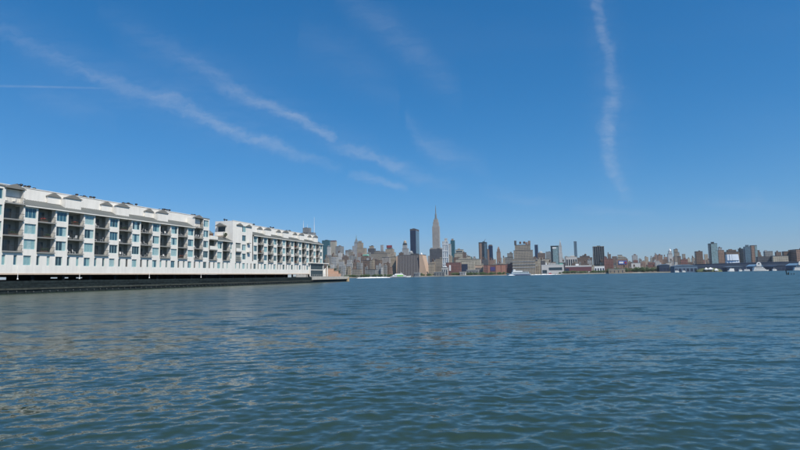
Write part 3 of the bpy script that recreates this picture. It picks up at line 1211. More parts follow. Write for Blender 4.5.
def planter(u, y, z, red, seed):
    p = empty('flower_planter', to_world(u, y, z), PRZ)
    MB().taper((-.8, .8, -.14, .14), (-.85, .85, -.18, .18), 0, .34).build('trough', 'terracotta', p)
    leaf_clump('plants', (0, 0, .5), 1.2, .26, .42, 160, .085, 'leaf_dark', p, seed)
    if red:
        leaf_clump('flowers', (0, -.05, .62), 1.1, .26, .3, 90, .06, 'flower_red', p, seed + 1)
    return p


rf = random.Random(3)
for (u0, z, k) in FURN:
    if k < -1:
        continue
    block_words = 'longer' if k < 9 else 'outer'
    which = rf.random()
    if which < .55:
        for i in range(rf.choice((1, 2, 2))):
            c = patio_chair(u0 + 1.0 + i * 1.4 + rf.uniform(-.2, .3), rf.uniform(.35, .8), z + .004, rf.choice((0, math.pi, .6, -2.4)), 'white_paint')
            tag(c, 'small white patio chair on a balcony of the %s pier apartment block' % ('nearer' if k < 9 else 'outer'), 'chair', 'white chairs on the %s block balconies' % ('nearer' if k < 9 else 'outer'))
    if which > .68:
        red = rf.random() < .35
        p = planter(u0 + rf.uniform(1.4, 2.5), .3, z + .004, red, int(u0 * 10) + int(z))
        tag(p, '%s planter behind a balcony railing of the %s pier apartment block' % ('red flowering' if red else 'leafy green', 'nearer' if k < 9 else 'outer'), 'planter', '%s planters on the %s block balconies' % ('red' if red else 'green', 'nearer' if k < 9 else 'outer'))

# ------------------------------------------------------------------ the city across the river
GRZ = R(-15.4)
DARKG = (0.03, 0.037, 0.045)
PAL = {
    'tan': (0.47, 0.385, 0.27), 'beige': (0.56, 0.50, 0.38), 'brown': (0.21, 0.145, 0.10), 'grey': (0.30, 0.30, 0.28),
    'pale grey': (0.46, 0.46, 0.44), 'red brick': (0.27, 0.12, 0.09), 'dark grey': (0.11, 0.11, 0.115), 'white': (0.66, 0.65, 0.61),
    'rose brown': (0.36, 0.23, 0.16), 'taupe': (0.36, 0.31, 0.24),
}
for n, c in PAL.items():
    facade('facade_' + n.replace(' ', '_'), c, DARKG, 3.4, 3.6, .38)
facade('glass_navy', (0.018, 0.035, 0.075), (0.010, 0.025, 0.065), 1.6, 3.8, .25, .35, .12)
facade('glass_bluegrey', (0.13, 0.19, 0.23), (0.04, 0.09, 0.13), 1.8, 3.6, .3, .4, .1)
facade('glass_teal', (0.05, 0.13, 0.15), (0.012, 0.07, 0.085), 2.0, 3.8, .2, .35, .1)
facade('glass_pale_teal', (0.27, 0.36, 0.37), (0.10, 0.20, 0.22), 2.4, 3.3, .34, .4, .1)
facade('glass_black', (0.035, 0.045, 0.05), (0.010, 0.016, 0.022), 1.7, 3.7, .25, .4, .15)
facade('stripe_white', (0.62, 0.64, 0.64), (0.09, 0.15, 0.20), 4.6, 3.3, .42, .6, .1, True)
facade('stripe_lime', (0.47, 0.42, 0.36), (0.09, 0.085, 0.085), 3.6, 3.7, .52, .8, .3, True)
mat('mint_copper', (0.22, 0.55, 0.42), 0.7)
mat('copper_green', (0.13, 0.21, 0.17), 0.7)
mat('spire_steel', (0.17, 0.19, 0.19), 0.5)
mat('roof_dark', (0.07, 0.07, 0.07), 0.9)
mat('roof_pale', (0.58, 0.57, 0.54), 0.8)
mat('sign_red', (0.33, 0.03, 0.03), 0.6)
mat('sign_purple', (0.07, 0.055, 0.19), 0.6)
mat('sign_blue', (0.05, 0.12, 0.42), 0.6)
mat('navy_panel', (0.022, 0.035, 0.07), 0.5)
mat('tank_wood', (0.11, 0.07, 0.05), 0.9)
mat('rib_dark', (0.075, 0.068, 0.07), 0.7)
mat('rib_pale', (0.25, 0.235, 0.225), 0.7)
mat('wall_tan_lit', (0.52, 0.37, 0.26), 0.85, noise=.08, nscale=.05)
mat('frosted_glass', (0.66, 0.72, 0.78), 0.28, noise=.08, nscale=.08)
mat('shed_blue', (0.035, 0.055, 0.092), 0.55, noise=.25, nscale=.03)
mat('shed_pale_blue', (0.14, 0.20, 0.265), 0.5, noise=.2, nscale=.03)
mat('shed_roof_blue', (0.20, 0.34, 0.46), 0.5, noise=.15, nscale=.03)
mat('tent_white', (0.82, 0.82, 0.80), 0.6)
mat('green_paint', (0.20, 0.55, 0.10), 0.5)
mat('hull_blue', (0.03, 0.05, 0.17), 0.4)
mat('boat_red', (0.42, 0.015, 0.035), 0.45)
mat('maroon', (0.15, 0.06, 0.07), 0.8)

SIL = []        # silhouettes (x0, x1, ytop, distance) of what is already built, to leave out houses nothing is seen of


def place(x0, x1, ytop, d, ratio=.8, w=None, D=None):
    """silhouette in the photograph + distance -> centre, width, depth, height of a grid-aligned block"""
    pm = (x0 + x1) / 2
    r = ray(pm, (ytop + 270) / 2)
    th = math.atan2(r.x, 1)
    total = (x1 - x0) / F * d / math.cos(th) * math.cos(th) ** 1 * 1.0
    total = (x1 - x0) / F * d * math.cos(th)
    c, s = abs(math.cos(th - R(15.4))), abs(math.sin(R(15.4) - th))
    if D is None:
        w = total / (c + ratio * s)
        D = w * ratio
    else:
        w = max((total - D * s) / c, 2)
    h = EYE + d * ray(pm, ytop).z
    return Vector((r.x * d, d, 0)), w, D, h


def tank(root, x, y, z, r=3.0):
    m = MB()
    for a in (-1, 1):
        for b in (-1, 1):
            m.box(x + a * r * .6 - .25, x + a * r * .6 + .25, y + b * r * .6 - .25, y + b * r * .6 + .25, z, z + 3.5)
    m.tube((x, y, z + 3.5), (x, y, z + 9), r, r * .95, 10)
    m.tube((x, y, z + 9), (x, y, z + 11.5), r * 1.05, .15, 10)
    m.build('water_tank', 'tank_wood', root)


def tower(name, label, tiers, d, material, ratio=.8, D=None, roof=None, group=None, cat='building', bulk=True, side=None, base=2.0):
    """tiers: [(x0,x1,ytop,...)] bottom (widest) first; every tier is a wall of its own"""
    x0, x1, yt = tiers[0][:3]
    SIL.extend((t_[0], t_[1], t_[2], d) for t_ in tiers)
    c, w0, D0, h0 = place(x0, x1, yt, d, ratio, D=D)
    root = empty(name, (c.x, c.y, base), GRZ)
    tag(root, label, cat, group)
    z0 = 0
    info = []
    for i, t in enumerate(tiers):
        cc, w, DD, h = place(t[0], t[1], t[2], d, ratio, D=D if i == 0 else None)
        if i:
            DD = min(DD, D0 * .98 ** i)
        off = Matrix.Rotation(-GRZ, 3, 'Z') @ (cc - c)
        ox = off.x
        hh = h - base
        mt = t[3] if len(t) > 3 else material
        wl_ = MB().box(ox - w / 2, ox + w / 2, -DD / 2 + (i > 0) * .3, DD / 2 - (i > 0) * .3, z0, hh).build('wall' if i == 0 else 'upper_tier', mt, root)
        MB().box(ox - w / 2 - .3, ox + w / 2 + .3, -DD / 2 - .3 + (i > 0) * .3, DD / 2 + .3 - (i > 0) * .3, hh + .01, hh + 1.0).build('cornice', 'roof_dark' if roof is None else roof, wl_)
        z0 = hh + 1.0
        info.append((ox, w, DD, hh))
    if bulk and info[-1][1] > 9:
        ox, w, DD, hh = info[-1]
        rr = random.Random(label + str(x0))
        bw_ = w * rr.uniform(.2, .4)
        bx = ox + rr.uniform(-.25, .25) * w
        MB().box(bx - bw_ / 2, bx + bw_ / 2, -DD * .2, DD * .2, hh + 1.01, hh + 1 + rr.uniform(2.5, 5)).build('roof_bulkhead', material, root)
    return root, info


def filler():
    rnd = random.Random(21)
    env = [(318, 253), (345, 255), (360, 254), (380, 254), (398, 258), (430, 258), (443, 256), (470, 257), (478, 260), (500, 259.5), (512, 258), (535, 257), (548, 258), (562, 260), (590, 257.5), (615, 260), (640, 258.5), (660, 258), (690, 258.5), (720, 257.5), (745, 256), (800, 256), (850, 256)]

    def e(x):
        for (a, ya), (b, yb) in zip(env[:-1], env[1:]):
            if a <= x <= b:
                return ya + (yb - ya) * (x - a) / (b - a)
        return 258

    def district(x):
        for lim, nm in ((372, 'in the crowd around the needle-spired tower'), (432, 'in the crowd around the tall navy slab'), (480, 'in the crowd below the tallest tower'),
                        (512, 'behind the long brick shed with the purple sign'), (566, 'near the stepped warehouse with rooftop turrets'), (616, 'around the black ribbed tower'),
                        (690, 'in the low quarter behind the billboard building'), (900, 'behind the blue pier sheds')):
            if x < lim:
                return nm
    n = 0
    cols = [(3000, -.6, .35, (3.0, 5.5)), (2550, .6, .3, (3.2, 6.0)), (2200, 2.4, .25, (3.8, 7)), (1950, 4.4, .2, (4.5, 8)), (1760, 7.2, .15, (4.5, 8)), (1650, 10.6, .1, (2.4, 4.6))]
    SIL.append((397, 430, 255.4, 1880))
    SIL.append((725, 740, 254.4, 1510))
    SIL.append((300, 325, 240, 200))
    SIL.append((300, 343, 271, 200))
    for d, dy, jit, (wa, wb) in cols[::-1]:
        x = 318 + rnd.uniform(0, 4)
        while x < 808:
            w = rnd.uniform(wa, wb)
            xm = x + w / 2
            hor = 275.3 - .0173 * (xm - 400)
            zones = [(1900, 394, 433), (1830, 428, 452), (1760, 590, 607), (1720, 706, 720), (1700, 440, 607), (1700, 716, 850), (1700, 396, 440), (1720, 510, 540)]
            if any(d < zd and za - w / 2 < xm < zb + w / 2 for zd, za, zb in zones):
                x += w
                continue
            yt = e(xm) + dy + rnd.gauss(0, 1.3)
            if rnd.random() < .12:
                yt -= rnd.uniform(1, 3.2)
            yt = min(yt, hor - (5 if d > 1700 else 3.4))
            if xm < 430:
                cn = rnd.choices(['tan', 'brown', 'grey', 'taupe', 'pale grey', 'red brick', 'dark grey', 'white', 'rose brown'], [5, 4, 4, 6, 3, 1, 2, 1.2, 2])[0]
            else:
                cn = rnd.choices(['tan', 'brown', 'grey', 'taupe', 'pale grey', 'red brick', 'dark grey', 'white', 'rose brown', 'beige'], [5, 5, 3, 4, 2, 2.5, 2, 1.2, 2, 3])[0]
            size = 'slim' if w < (wa + wb) / 2 * .9 else 'broad'
            lab = '%s %s mid-rise building %s' % (size, cn, district(xm))
            seen = 0
            for i_ in range(9):
                xx = x + w * (i_ + .5) / 9
                cov = min([q_[2] for q_ in SIL if q_[3] < d and q_[0] <= xx <= q_[1]] or [999])
                seen += yt < cov - .7
            if seen < 3:
                x += w + rnd.uniform(0, 1.5)
                continue
            SIL.append((x, x + w, yt, d))
            c, bw, D, h = place(x, x + w, yt, d, .7)
            hh = h - 2.2
            root = empty('city_building', (c.x, c.y, 2.2), GRZ)
            tag(root, lab, 'building', lab)
            wl_ = MB()
            if rnd.random() < .35:
                k = rnd.uniform(.55, .8)
                wl_.box(-bw / 2, bw / 2, -D / 2, D / 2, 0, hh * k)
                s_ = rnd.uniform(.6, .85)
                o_ = rnd.uniform(-1, 1) * bw * (1 - s_) / 2
                wl_.box(o_ - bw * s_ / 2, o_ + bw * s_ / 2, -D * .42, D * .42, hh * k + .01, hh)
                bw_t, ox = bw * s_, o_
            else:
                wl_.box(-bw / 2, bw / 2, -D / 2, D / 2, 0, hh)
                bw_t, ox = bw, 0
            wl_.build('wall', 'facade_' + cn.replace(' ', '_'), root)
            if rnd.random() < .75:
                bx = ox + rnd.uniform(-.25, .25) * bw_t
                q_ = bw_t * rnd.uniform(.1, .22)
                MB().box(bx - q_, bx + q_, -D * .2, D * .2, hh + .01, hh + rnd.uniform(2.5, 6)).build('roof_bulkhead', 'facade_' + rnd.choice(('taupe', 'brown', 'pale_grey')), root)
            if rnd.random() < .3:
                tank(root, ox - bw_t * .3, -D * .2, hh + .01, 2.6)
            x += w + rnd.uniform(-.3, 2.2) * (1 if d < 2500 else 1.6)
            n += 1
    return n



# --- landmarks, from the pier outwards
t, inf = tower('mast_tower', 'grey tower topped by tall thin masts behind the pier apartments', [(301.5, 316, 233), (302.5, 311, 228.2)], 3000, 'facade_grey', .6)
for x, yt, ww in ((303.4, 220.5, 1.3), (314.2, 217.0, 1.4), (307.5, 224, .9)):
    r0 = ray(x, 232)
    top = EYE + 3000 * ray(x, yt).z
    p = t.matrix_basis.inverted() @ Vector((r0.x * 3000, 3000, 0))
    zb = inf[1][3] if 303 < x < 310 else inf[0][3]
    MB().tube((p.x, p.y, zb), (p.x, p.y, zb + (top - 2 - zb) * .5), ww * 1.2, ww, 6).tube((p.x, p.y, zb + (top - 2 - zb) * .5), (p.x, p.y, top - 2), ww * .7, ww * .4, 6).build('mast', 'white_paint', t)

tower('glass_tower', 'dark teal glass tower next to the outer end of the pier apartments', [(322, 331.5, 240.6)], 3000, 'glass_teal', .7)
tower('tower', 'beige tower with a dark red top band beside the teal glass tower', [(330.3, 337, 241.6), (331, 336.6, 240.7, 'maroon')], 2900, 'facade_beige', .6, bulk=False)
tower('tower', 'slim pale tower standing in front of the teal glass tower', [(327.2, 331, 246.8)], 2500, 'facade_white', .8)
tower('tower', 'flat-topped grey concrete slab between the beige tower and the needle-spired tower', [(335.6, 344, 246.6)], 2600, 'facade_grey', 1.8)
tower('tower', 'low grey block at the foot of the needle-spired tower', [(345.5, 353, 250.3)], 3100, 'facade_grey', .7)

# needle-spired tower
d = 4000
t, inf = tower('spire_tower', 'grey art deco tower with a thin needle spire', [(351, 360.5, 251), (352.4, 359.6, 246.2), (354.4, 358.8, 243)], d, 'facade_pale_grey', .9, bulk=False)
zt = inf[-1][3]
top = EYE + d * ray(356.6, 234.3).z - 2
ox = inf[-1][0]
m = MB().taper((ox - 13, ox + 13, -13, 13), (ox - 7, ox + 7, -7, 7), zt + 1, zt + (top - zt) * .28)
m.taper((ox - 7, ox + 7, -7, 7), (ox - 2.5, ox + 2.5, -2.5, 2.5), zt + (top - zt) * .28, zt + (top - zt) * .52)
m.build('crown', 'spire_steel', t)
MB().tube((ox, 0, zt + (top - zt) * .5), (ox, 0, top), 2.6, .3, 8).build('spire', 'copper_green', t)

tower('tower', 'tan stepped tower directly in front of the needle-spired tower', [(357, 367, 248.5), (357.3, 363.4, 243), (358.2, 361.8, 241.2)], 2650, 'facade_tan', .7, bulk=False)
tower('tower', 'dark grey tower with a tan penthouse between the mint roof and the red hotel sign', [(368, 376, 248.8), (369.3, 374.2, 246.2, 'facade_tan')], 2700, 'facade_dark_grey', .7)
t, inf = tower('mint_roof_building', 'brown building with a bright mint green copper roof', [(362, 369.5, 256)], 1980, 'facade_brown', .7, bulk=False)
ox, w, DD, hh = inf[0]
MB().prism([(ox - w * .42, hh + 1.02), (ox + w * .46, hh + 1.02), (ox + w * .38, hh + 5.5), (ox - w * .3, hh + 5.5)], 1, -DD / 2, DD / 2).build('mint_roof', 'mint_copper', t)
tower('tower', 'very slim pale tower left of the hotel with the red sign', [(380.6, 383.8, 245.3)], 3000, 'facade_pale_grey', .8, bulk=False)

# hotel with red sign
t, inf = tower('hotel', 'stepped tan hotel tower crowned by a red rooftop sign', [(383.5, 397.5, 256.5), (384.6, 396, 252.5), (385.6, 394.4, 249.4), (387, 393, 248.2)], 2600, 'facade_tan', .7, bulk=False)
ox, w, DD, hh = inf[-1]
sg = MB().box(ox - w * .56, ox + w * .56, -DD / 2 - 1.5, -DD / 2 - .5, hh + 1.2, hh + 14).build('sign_board', 'maroon', t)
tx = bpy.data.curves.new('sign_text', 'FONT')
tx.body = 'NEW\nYORKER'
tx.align_x = 'CENTER'
tx.size = 7.2
tx.space_line = .8
tx.extrude = .3
to = bpy.data.objects.new('tmp_text', tx)
COL.objects.link(to)
dg = bpy.context.evaluated_depsgraph_get()
me = bpy.data.meshes.new_from_object(to.evaluated_get(dg))
bpy.data.objects.remove(to)
me.transform(Matrix.Translation((ox, -DD / 2 - 1.9, hh + 8.2)) @ Matrix.Rotation(R(90), 4, 'X'))
me.materials.clear()
mat('sign_letters', (0.62, 0.10, 0.08), .5)
link('sign_letters', me, 'sign_letters', sg)

tower('loft_building', 'wide grey tan loft building standing below the hotel with the red sign', [(371, 390, 253.6), (374, 386, 251.8)], 2150, 'facade_taupe', .5)
tower('loft_building', 'pale ribbed loft building in front of the hotel, beside the dark brick warehouse', [(382, 391, 257.6)], 1850, 'stripe_lime', .6)
tower('brick_warehouse', 'dark brown brick warehouse near the river between the mint roof and the speeding ferry', [(363, 382.3, 260.4)], 1740, 'facade_brown', .5)
tower('tower', 'beige tower in a gap between the hotel and the ribbed sloping block', [(391, 397, 257)], 1900, 'facade_tan', .6)
tower('chimney_tower', 'white stubby ventilation tower near the water behind the speeding ferry', [(380.7, 383, 266.8)], 1640, 'facade_white', .9, bulk=False)
tower('pier_building', 'long low drab shed at the waterside under the mint-roofed building', [(352, 362, 269.4)], 1620, 'facade_taupe', .5, bulk=False)
tower('pier_building', 'long low blue-grey shed at the waterside under the dark brick warehouse', [(365.5, 377, 269.8)], 1620, 'facade_grey', .5, bulk=False)
tower('pier_building', 'cream shed with white door at the waterside beyond the pier tip', [(345, 351, 266.6)], 1660, 'facade_beige', .5, bulk=False)

# tower with domed crown
t, inf = tower('domed_tower', 'grey-green tower with a dark band and a pale domed crown beside the navy slab', [(402.4, 409.2, 248.8), (402.8, 407.6, 245), (403, 407.4, 243.6, 'glass_black')], 2950, 'facade_pale_grey', .8, bulk=False)
ox, w, DD, hh = inf[-1]
m = MB().dome((ox, 0, hh + 1.0), w * .46, w * .46, 17, 12, 5)
m.build('dome', 'facade_tan', t)
t, inf = tower('low_tower', 'short brown block peeping over the ribbed sloping block', [(399, 404, 253)], 2100, 'facade_brown', .6)
t, inf = tower('vaulted_building', 'pale vaulted building at the foot of the navy slab', [(408.6, 413.6, 253.2)], 2300, 'facade_pale_grey', .6, bulk=False)
ox, w, DD, hh = inf[-1]
MB().dome((ox, 0, hh + 1), w * .45, DD * .4, 9, 12, 4).build('vault', 'facade_pale_grey', t)

# navy slab
t, inf = tower('navy_slab', 'tall dark navy glass slab with a paler right-hand face', [(410.4, 419.4, 229.6)], 2656, 'glass_navy', 2.4, bulk=False)
ox, w, DD, hh = inf[0]
for side in (-1, 1):
    for i in range(9):
        x = ox - w / 2 + w * (i + .5) / 9
        if side < 0:
            MB().box(x - .5, x + .5, -DD / 2 - 1.0, -DD / 2 - .01, 0, hh - 8).build('mullion', 'navy_panel', t)
MB().box(ox - w / 2 - .35, ox + w / 2 + .35, -DD / 2 - .35, DD / 2 + .35, hh - 7.5, hh - .5).build('crown_band', 'rib_dark', t)
MB().box(ox - w * .28, ox + w * .1, -DD * .2, DD * .2, hh + 1.01, hh + 5).build('roof_bulkhead', 'roof_dark', t)
MB().box(ox + w / 2 + .02, ox + w / 2 + .5, -DD / 2, DD / 2, 0, hh - 8).build('sunlit_side', 'glass_bluegrey', t)  # paler skin: sunlight on the right-hand face put into the colour

# ribbed sloping block
d = 1880
c, w, DD, h = place(397, 430.5, 255.4, d, .8, D=62)
t = empty('ribbed_block', (c.x, c.y, 2.0), GRZ)
tag(t, 'wide dark block with vertical ribs and a tan sloping end wall', 'building')
hh = h - 2.0
c0, c1 = -w / 2, w / 2
pxm = w / 33.5
body = MB().taper((c0, c0 + 25.2 * pxm, -DD / 2, DD / 2), (c0, c0 + 25.2 * pxm, -DD / 2 + 9, DD / 2), 0, hh)
body.build('wall', 'rib_dark', t)
rb = MB()
nrib = 15
ribm = MB().prism([(-DD / 2 - 1.4, 0), (-DD / 2 - .02, 0), (-DD / 2 + 8.98, hh), (-DD / 2 + 7.6, hh)], 0, -.8, .8).mesh('rib')
ribm.materials.append(MATS['rib_pale'])
for i in range(nrib):
    link('rib', ribm, None, t, loc=(c0 + .9 + (25.2 * pxm - 1.8) * i / (nrib - 1), 0, 0))
MB().prism([(c0 + 25.3 * pxm, 0), (c1 + 1.5, 0), (c0 + 28.8 * pxm, hh), (c0 + 25.3 * pxm, hh)], 1, -DD / 2 + 1, DD / 2 - 1).build('end_wall', 'wall_tan_lit', t)  # the sun on this face is put into its bright tan
MB().box(c0 - .3, c0 + 29 * pxm, -DD / 2 + 8.4, DD / 2 + .3, hh + .01, hh + 1.6).build('cornice', 'roof_dark', t)
MB().box(c0 - 3.2, c0 - .02, -DD / 2 + 2, DD / 2 - 2, 0, hh - 3).build('stair_tower', 'wall_tan_lit', t)
MB().dome((c0 + 25.6 * pxm, 0, hh + 1.62), 4, 4, 7).build('radar_dome', 'white_paint', t)
MB().box(c0 + 14 * pxm, c0 + 22 * pxm, -10, 15, hh + 1.61, hh + 6).build('roof_bulkhead', 'roof_dark', t)

tower('low_building', 'small tan building with dark windows right beside the sloping tan end wall', [(428.5, 434.8, 264)], 1800, 'facade_tan', .6)
tower('slab_building', 'broad grey-brown slab standing in front of the tallest tower', [(429.8, 443.4, 249.4)], 2000, 'facade_dark_grey', .4)
tower('slab_building', 'brown brick block at the foot of the broad grey-brown slab', [(435.5, 443.3, 258.8)], 1850, 'facade_taupe', .6)

# tallest tower
d = 3340
tiers = [(428, 445, 256), (430.6, 442.6, 248), (432.6, 440.4, 226.5), (433.4, 439.6, 222.4), (434.1, 438.9, 219.6)]
t, inf = tower('tallest_tower', 'tallest tower, pale limestone with stepped crown and long antenna', tiers, d, 'stripe_lime', .75, bulk=False, roof='facade_pale_grey')
ox, w, DD, hh = inf[-1]
T0 = EYE + d * ray(436.4, 213.2).z - 2
T1 = EYE + d * ray(436.2, 205.2).z - 2
m = MB().taper((ox - 8, ox + 8, -8, 8), (ox - 6.5, ox + 6.5, -6.5, 6.5), hh + 1, hh + 1 + (T0 - hh) * .25)
m.tube((ox, 0, hh + (T0 - hh) * .25), (ox, 0, hh + (T0 - hh) * .8), 6.2, 5.2, 10)
m.tube((ox, 0, hh + (T0 - hh) * .8), (ox, 0, T0), 5.2, 2.8, 10)
m.build('mooring_mast', 'spire_steel', t)
MB().tube((ox, 0, T0 - .5), (ox, 0, T0 + (T1 - T0) * .6), 3.0, 2.2, 8).tube((ox, 0, T0 + (T1 - T0) * .6), (ox, 0, T1), 1.8, .8, 8).build('antenna', 'spire_steel', t)

# white and blue slim tower
d = 1790
t, inf = tower('white_blue_tower', 'slim white and blue striped residential tower beside the tallest tower', [(442.6, 448.8, 241.6), (444.8, 447.8, 238.6, 'facade_white')], d, 'stripe_white', .8, bulk=False, roof='roof_pale')
ox, w, DD, hh = inf[0]
for i in range(4):
    x = ox - w / 2 + w * i / 3
    MB().box(x - .7, x + .7, -DD / 2 - .9, -DD / 2 - .02, 0, hh).build('pier_fin', 'white_paint', t)
for k in range(5):
    z = hh * (k + .7) / 5.2
    MB().box(ox - w / 2 - .3, ox + w / 2 + .3, -DD / 2 - 1.2, -DD / 2 - .92, z, z + 2.6).build('band', 'white_paint', t)
t, inf = tower('white_pavilion', 'white arched pavilion at the foot of the slim striped tower', [(441.6, 448.2, 267.4)], 1660, 'facade_white', .6, bulk=False)
ox, w, DD, hh = inf[0]
MB().prism([(ox - w * .3, hh + 1.02), (ox + w * .3, hh + 1.02), (ox + w * .15, hh + 5), (ox - w * .15, hh + 5)], 1, -DD / 2, DD / 2).build('roof', 'white_paint', t)
for i in range(3):
    x = ox - w * .34 + w * .34 * i
    MB().box(x - 1.6, x + 1.6, -DD / 2 - .2, -DD / 2 - .02, 3, hh * .72).build('window', 'glass_dark', t)
tower('tower', 'narrow pale slab tucked behind the slim striped tower', [(448.8, 451.4, 244)], 2300, 'facade_white', .7, bulk=False)
tower('tower', 'slender teal-grey tower with a tan cap near the slim striped tower', [(450.8, 455.4, 240.6), (451.6, 454, 239, 'facade_tan')], 2600, 'glass_teal', .8, bulk=False)
t, inf = tower('pale_penthouse_block', 'pale block with a dark band of top-floor windows near the slender teal tower', [(454.6, 466.5, 253.6), (455.8, 463.8, 249.8)], 2400, 'facade_beige', .6)
ox, w, DD, hh = inf[-1]
MB().box(ox - w * .4, ox + w * .4, -DD / 2 - .3, -DD / 2 + .2, hh - 11, hh - 6).build('window_band', 'glass_dark', t)
tower('tower', 'brown block with dark roof on the flank of the pale penthouse block', [(462.8, 466.6, 252.6)], 2300, 'facade_brown', .8)
tower('tower', 'green copper-roofed block between the pale penthouse block and the dark crane tower', [(466.8, 472.4, 257)], 2300, 'copper_green', .7)
tower('loft_building', 'broad beige loft behind the navy panel and the red brick warehouse', [(456, 481, 259.5)], 1860, 'facade_beige', .3)
t, inf = tower('red_warehouse', 'red brick warehouse with a white panel on its wall below the slim striped tower', [(446, 461.3, 262.8)], 1720, 'facade_red_brick', .4, bulk=False)
ox, w, DD, hh = inf[0]
MB().box(ox - w * .28, ox - w * .16, -DD / 2 - .5, -DD / 2 - .02, hh * .38, hh * .82).build('white_panel', 'white_paint', t)
t, inf = tower('beige_shed', 'beige shed with a large navy panel on its front', [(461.4, 475, 261.2)], 1730, 'facade_beige', .4, bulk=False)
ox, w, DD, hh = inf[0]
MB().box(ox - w * .49, ox - w * .02, -DD / 2 - .6, -DD / 2 - .02, hh * .28, hh * .80).build('navy_panel', 'navy_panel', t)
MB().box(ox + w * .08, ox + w * .42, -DD / 2 - .4, -DD / 2 - .02, hh * .2, hh * .34).build('window_band', 'glass_dark', t)
t, inf = tower('arcade_building', 'tan building with a row of dark arches beside the brick shed', [(475.2, 483.2, 265.2)], 1700, 'wall_tan_lit', .5, bulk=False)
ox, w, DD, hh = inf[0]
for i in range(4):
    x = ox - w * .36 + w * .24 * i
    MB().box(x - w * .075, x + w * .075, -DD / 2 - .3, -DD / 2 - .02, 2, hh * .74).build('opening', 'glass_dark', t)

# crane tower
t, inf = tower('crane_tower', 'dark brown and blue glass tower with a small crane on its roof', [(479, 487.6, 242.6)], 2300, 'glass_black', .8)
ox, w, DD, hh = inf[0]
MB().box(ox - w * .42, ox - w * .1, -DD / 2 - .8, -DD / 2 - .02, 0, hh - 4).build('brown_strip', 'facade_rose_brown', t)
MB().box(ox + w * .2, ox + w * .46, -DD / 2 - .8, -DD / 2 - .02, 0, hh - 4).build('blue_strip', 'glass_bluegrey', t)
MB().tube((ox + w * .22, 0, hh + 1), (ox + w * .22, 0, hh + 10), .8, .8, 6).tube((ox + w * .15, 0, hh + 7), (ox + w * .4, 0, hh + 16), .7, .4, 6).build('crane', 'rib_dark', t)
tower('navy_tower', 'dark navy tower with a brown cap between the crane tower and the brown pointed tower', [(488.6, 493.2, 246), (489, 492.6, 245, 'facade_rose_brown')], 2400, 'glass_navy', .8, bulk=False)
tower('tower', 'thin rose-brown slab touching the dark navy tower', [(487.4, 489.4, 249.3)], 2350, 'facade_rose_brown', .8, bulk=False)
t, inf = tower('pointed_tower', 'slim rose-brown tower tapering to a point', [(496.8, 501, 252), (497.4, 500.4, 250)], 2800, 'facade_rose_brown', .9, bulk=False)
ox, w, DD, hh = inf[-1]
top = EYE + 2800 * ray(498.5, 246.4).z - 2
MB().taper((ox - w / 2, ox + w / 2, -w / 2, w / 2), (ox - 1, ox + 1, -1, 1), hh + 1.0, top).build('pointed_roof', 'facade_rose_brown', t)
t, inf = tower('brick_shed', 'long low orange-red brick shed with a purple sign panel on the waterfront', [(483.4, 506.5, 265)], 1680, 'facade_red_brick', .25, bulk=False)
ox, w, DD, hh = inf[0]
MB().box(ox - w * .19, ox + w * .02, -DD / 2 - .6, -DD / 2 - .02, hh * .42, hh * .8).build('sign_panel', 'sign_purple', t)
mat('orange_brick', (0.38, 0.185, 0.13), .85)
for a, b in ((.05, .26), (.29, .48), (-.3, -.22)):
    MB().box(ox + w * a, ox + w * b, -DD / 2 - .5, -DD / 2 - .02, 1, hh * .95).build('brick_bay', 'orange_brick', t)

# stepped warehouse with turrets
d = 1740
t, inf = tower('stepped_warehouse', 'massive stepped warehouse with rooftop turrets and banded lower floors', [(512.6, 535.5, 259.2), (514, 533.2, 250.6), (515.2, 530.9, 245.2)], d, 'facade_taupe', .5, bulk=False)
ox, w, DD, hh = inf[-1]
for fx, ww, hz, mt in ((-.46, .07, 15, 'facade_dark_grey'), (.44, .075, 13, 'facade_rose_brown'), (.27, .07, 9, 'facade_rose_brown')):
    MB().box(ox + w * (fx - ww), ox + w * (fx + ww), -DD / 2 + .5, -DD / 2 + 10, hh + 1.01, hh + hz).build('turret', mt, t)
tank(t, ox - w * .14, -DD * .3, hh + 1.01, 3.4)
tank(t, ox + w * .12, -DD * .3, hh + 1.01, 3.8)
ox, w, DD, hh = inf[0]
for k in range(3):
    z = hh * (.42 + .2 * k)
    MB().box(ox - w / 2 - .4, ox + w / 2 + .4, -DD / 2 - .7, -DD / 2 - .02, z, z + 2.6).build('band', 'facade_pale_grey', t)
tower('annex', 'grey annex with dark corner against the stepped warehouse', [(505.2, 513.6, 257.5), (507.5, 513.4, 253.6)], 1800, 'facade_grey', .6)
t, inf = tower('slab_tower', 'thin black-blue slab with pale edge right of the stepped warehouse', [(535, 538.4, 245)], 2600, 'glass_navy', 1.0, bulk=False)
t, inf = tower('domed_block', 'brown block with a pale vaulted roof behind the white low terminal', [(537.8, 545.6, 253.4)], 2400, 'facade_brown', .7, bulk=False)
ox, w, DD, hh = inf[0]
MB().dome((ox - w * .1, 0, hh + 1), w * .28, DD * .3, 9, 12, 4).build('vault', 'facade_pale_grey', t)
tower('tower', 'grey block left of the pale blue glass tower', [(546, 551.4, 252)], 2500, 'facade_grey', .7)
t, inf = tower('pale_glass_tower', 'blue-grey glass tower with dark left face and white top band', [(551, 559, 246.2)], 1800, 'glass_black', 1.0, bulk=False)
ox, w, DD, hh = inf[0]
MB().box(ox - w * .25, ox + w * .42, -DD / 2 - .8, -DD / 2 - .02, 0, hh - 3.2).build('glass_front', 'glass_pale_teal', t)
MB().box(ox - w * .28, ox + w * .2, -DD / 2 - 1.2, -DD / 2 - .81, hh - 9, hh - 4).build('top_band', 'white_paint', t)
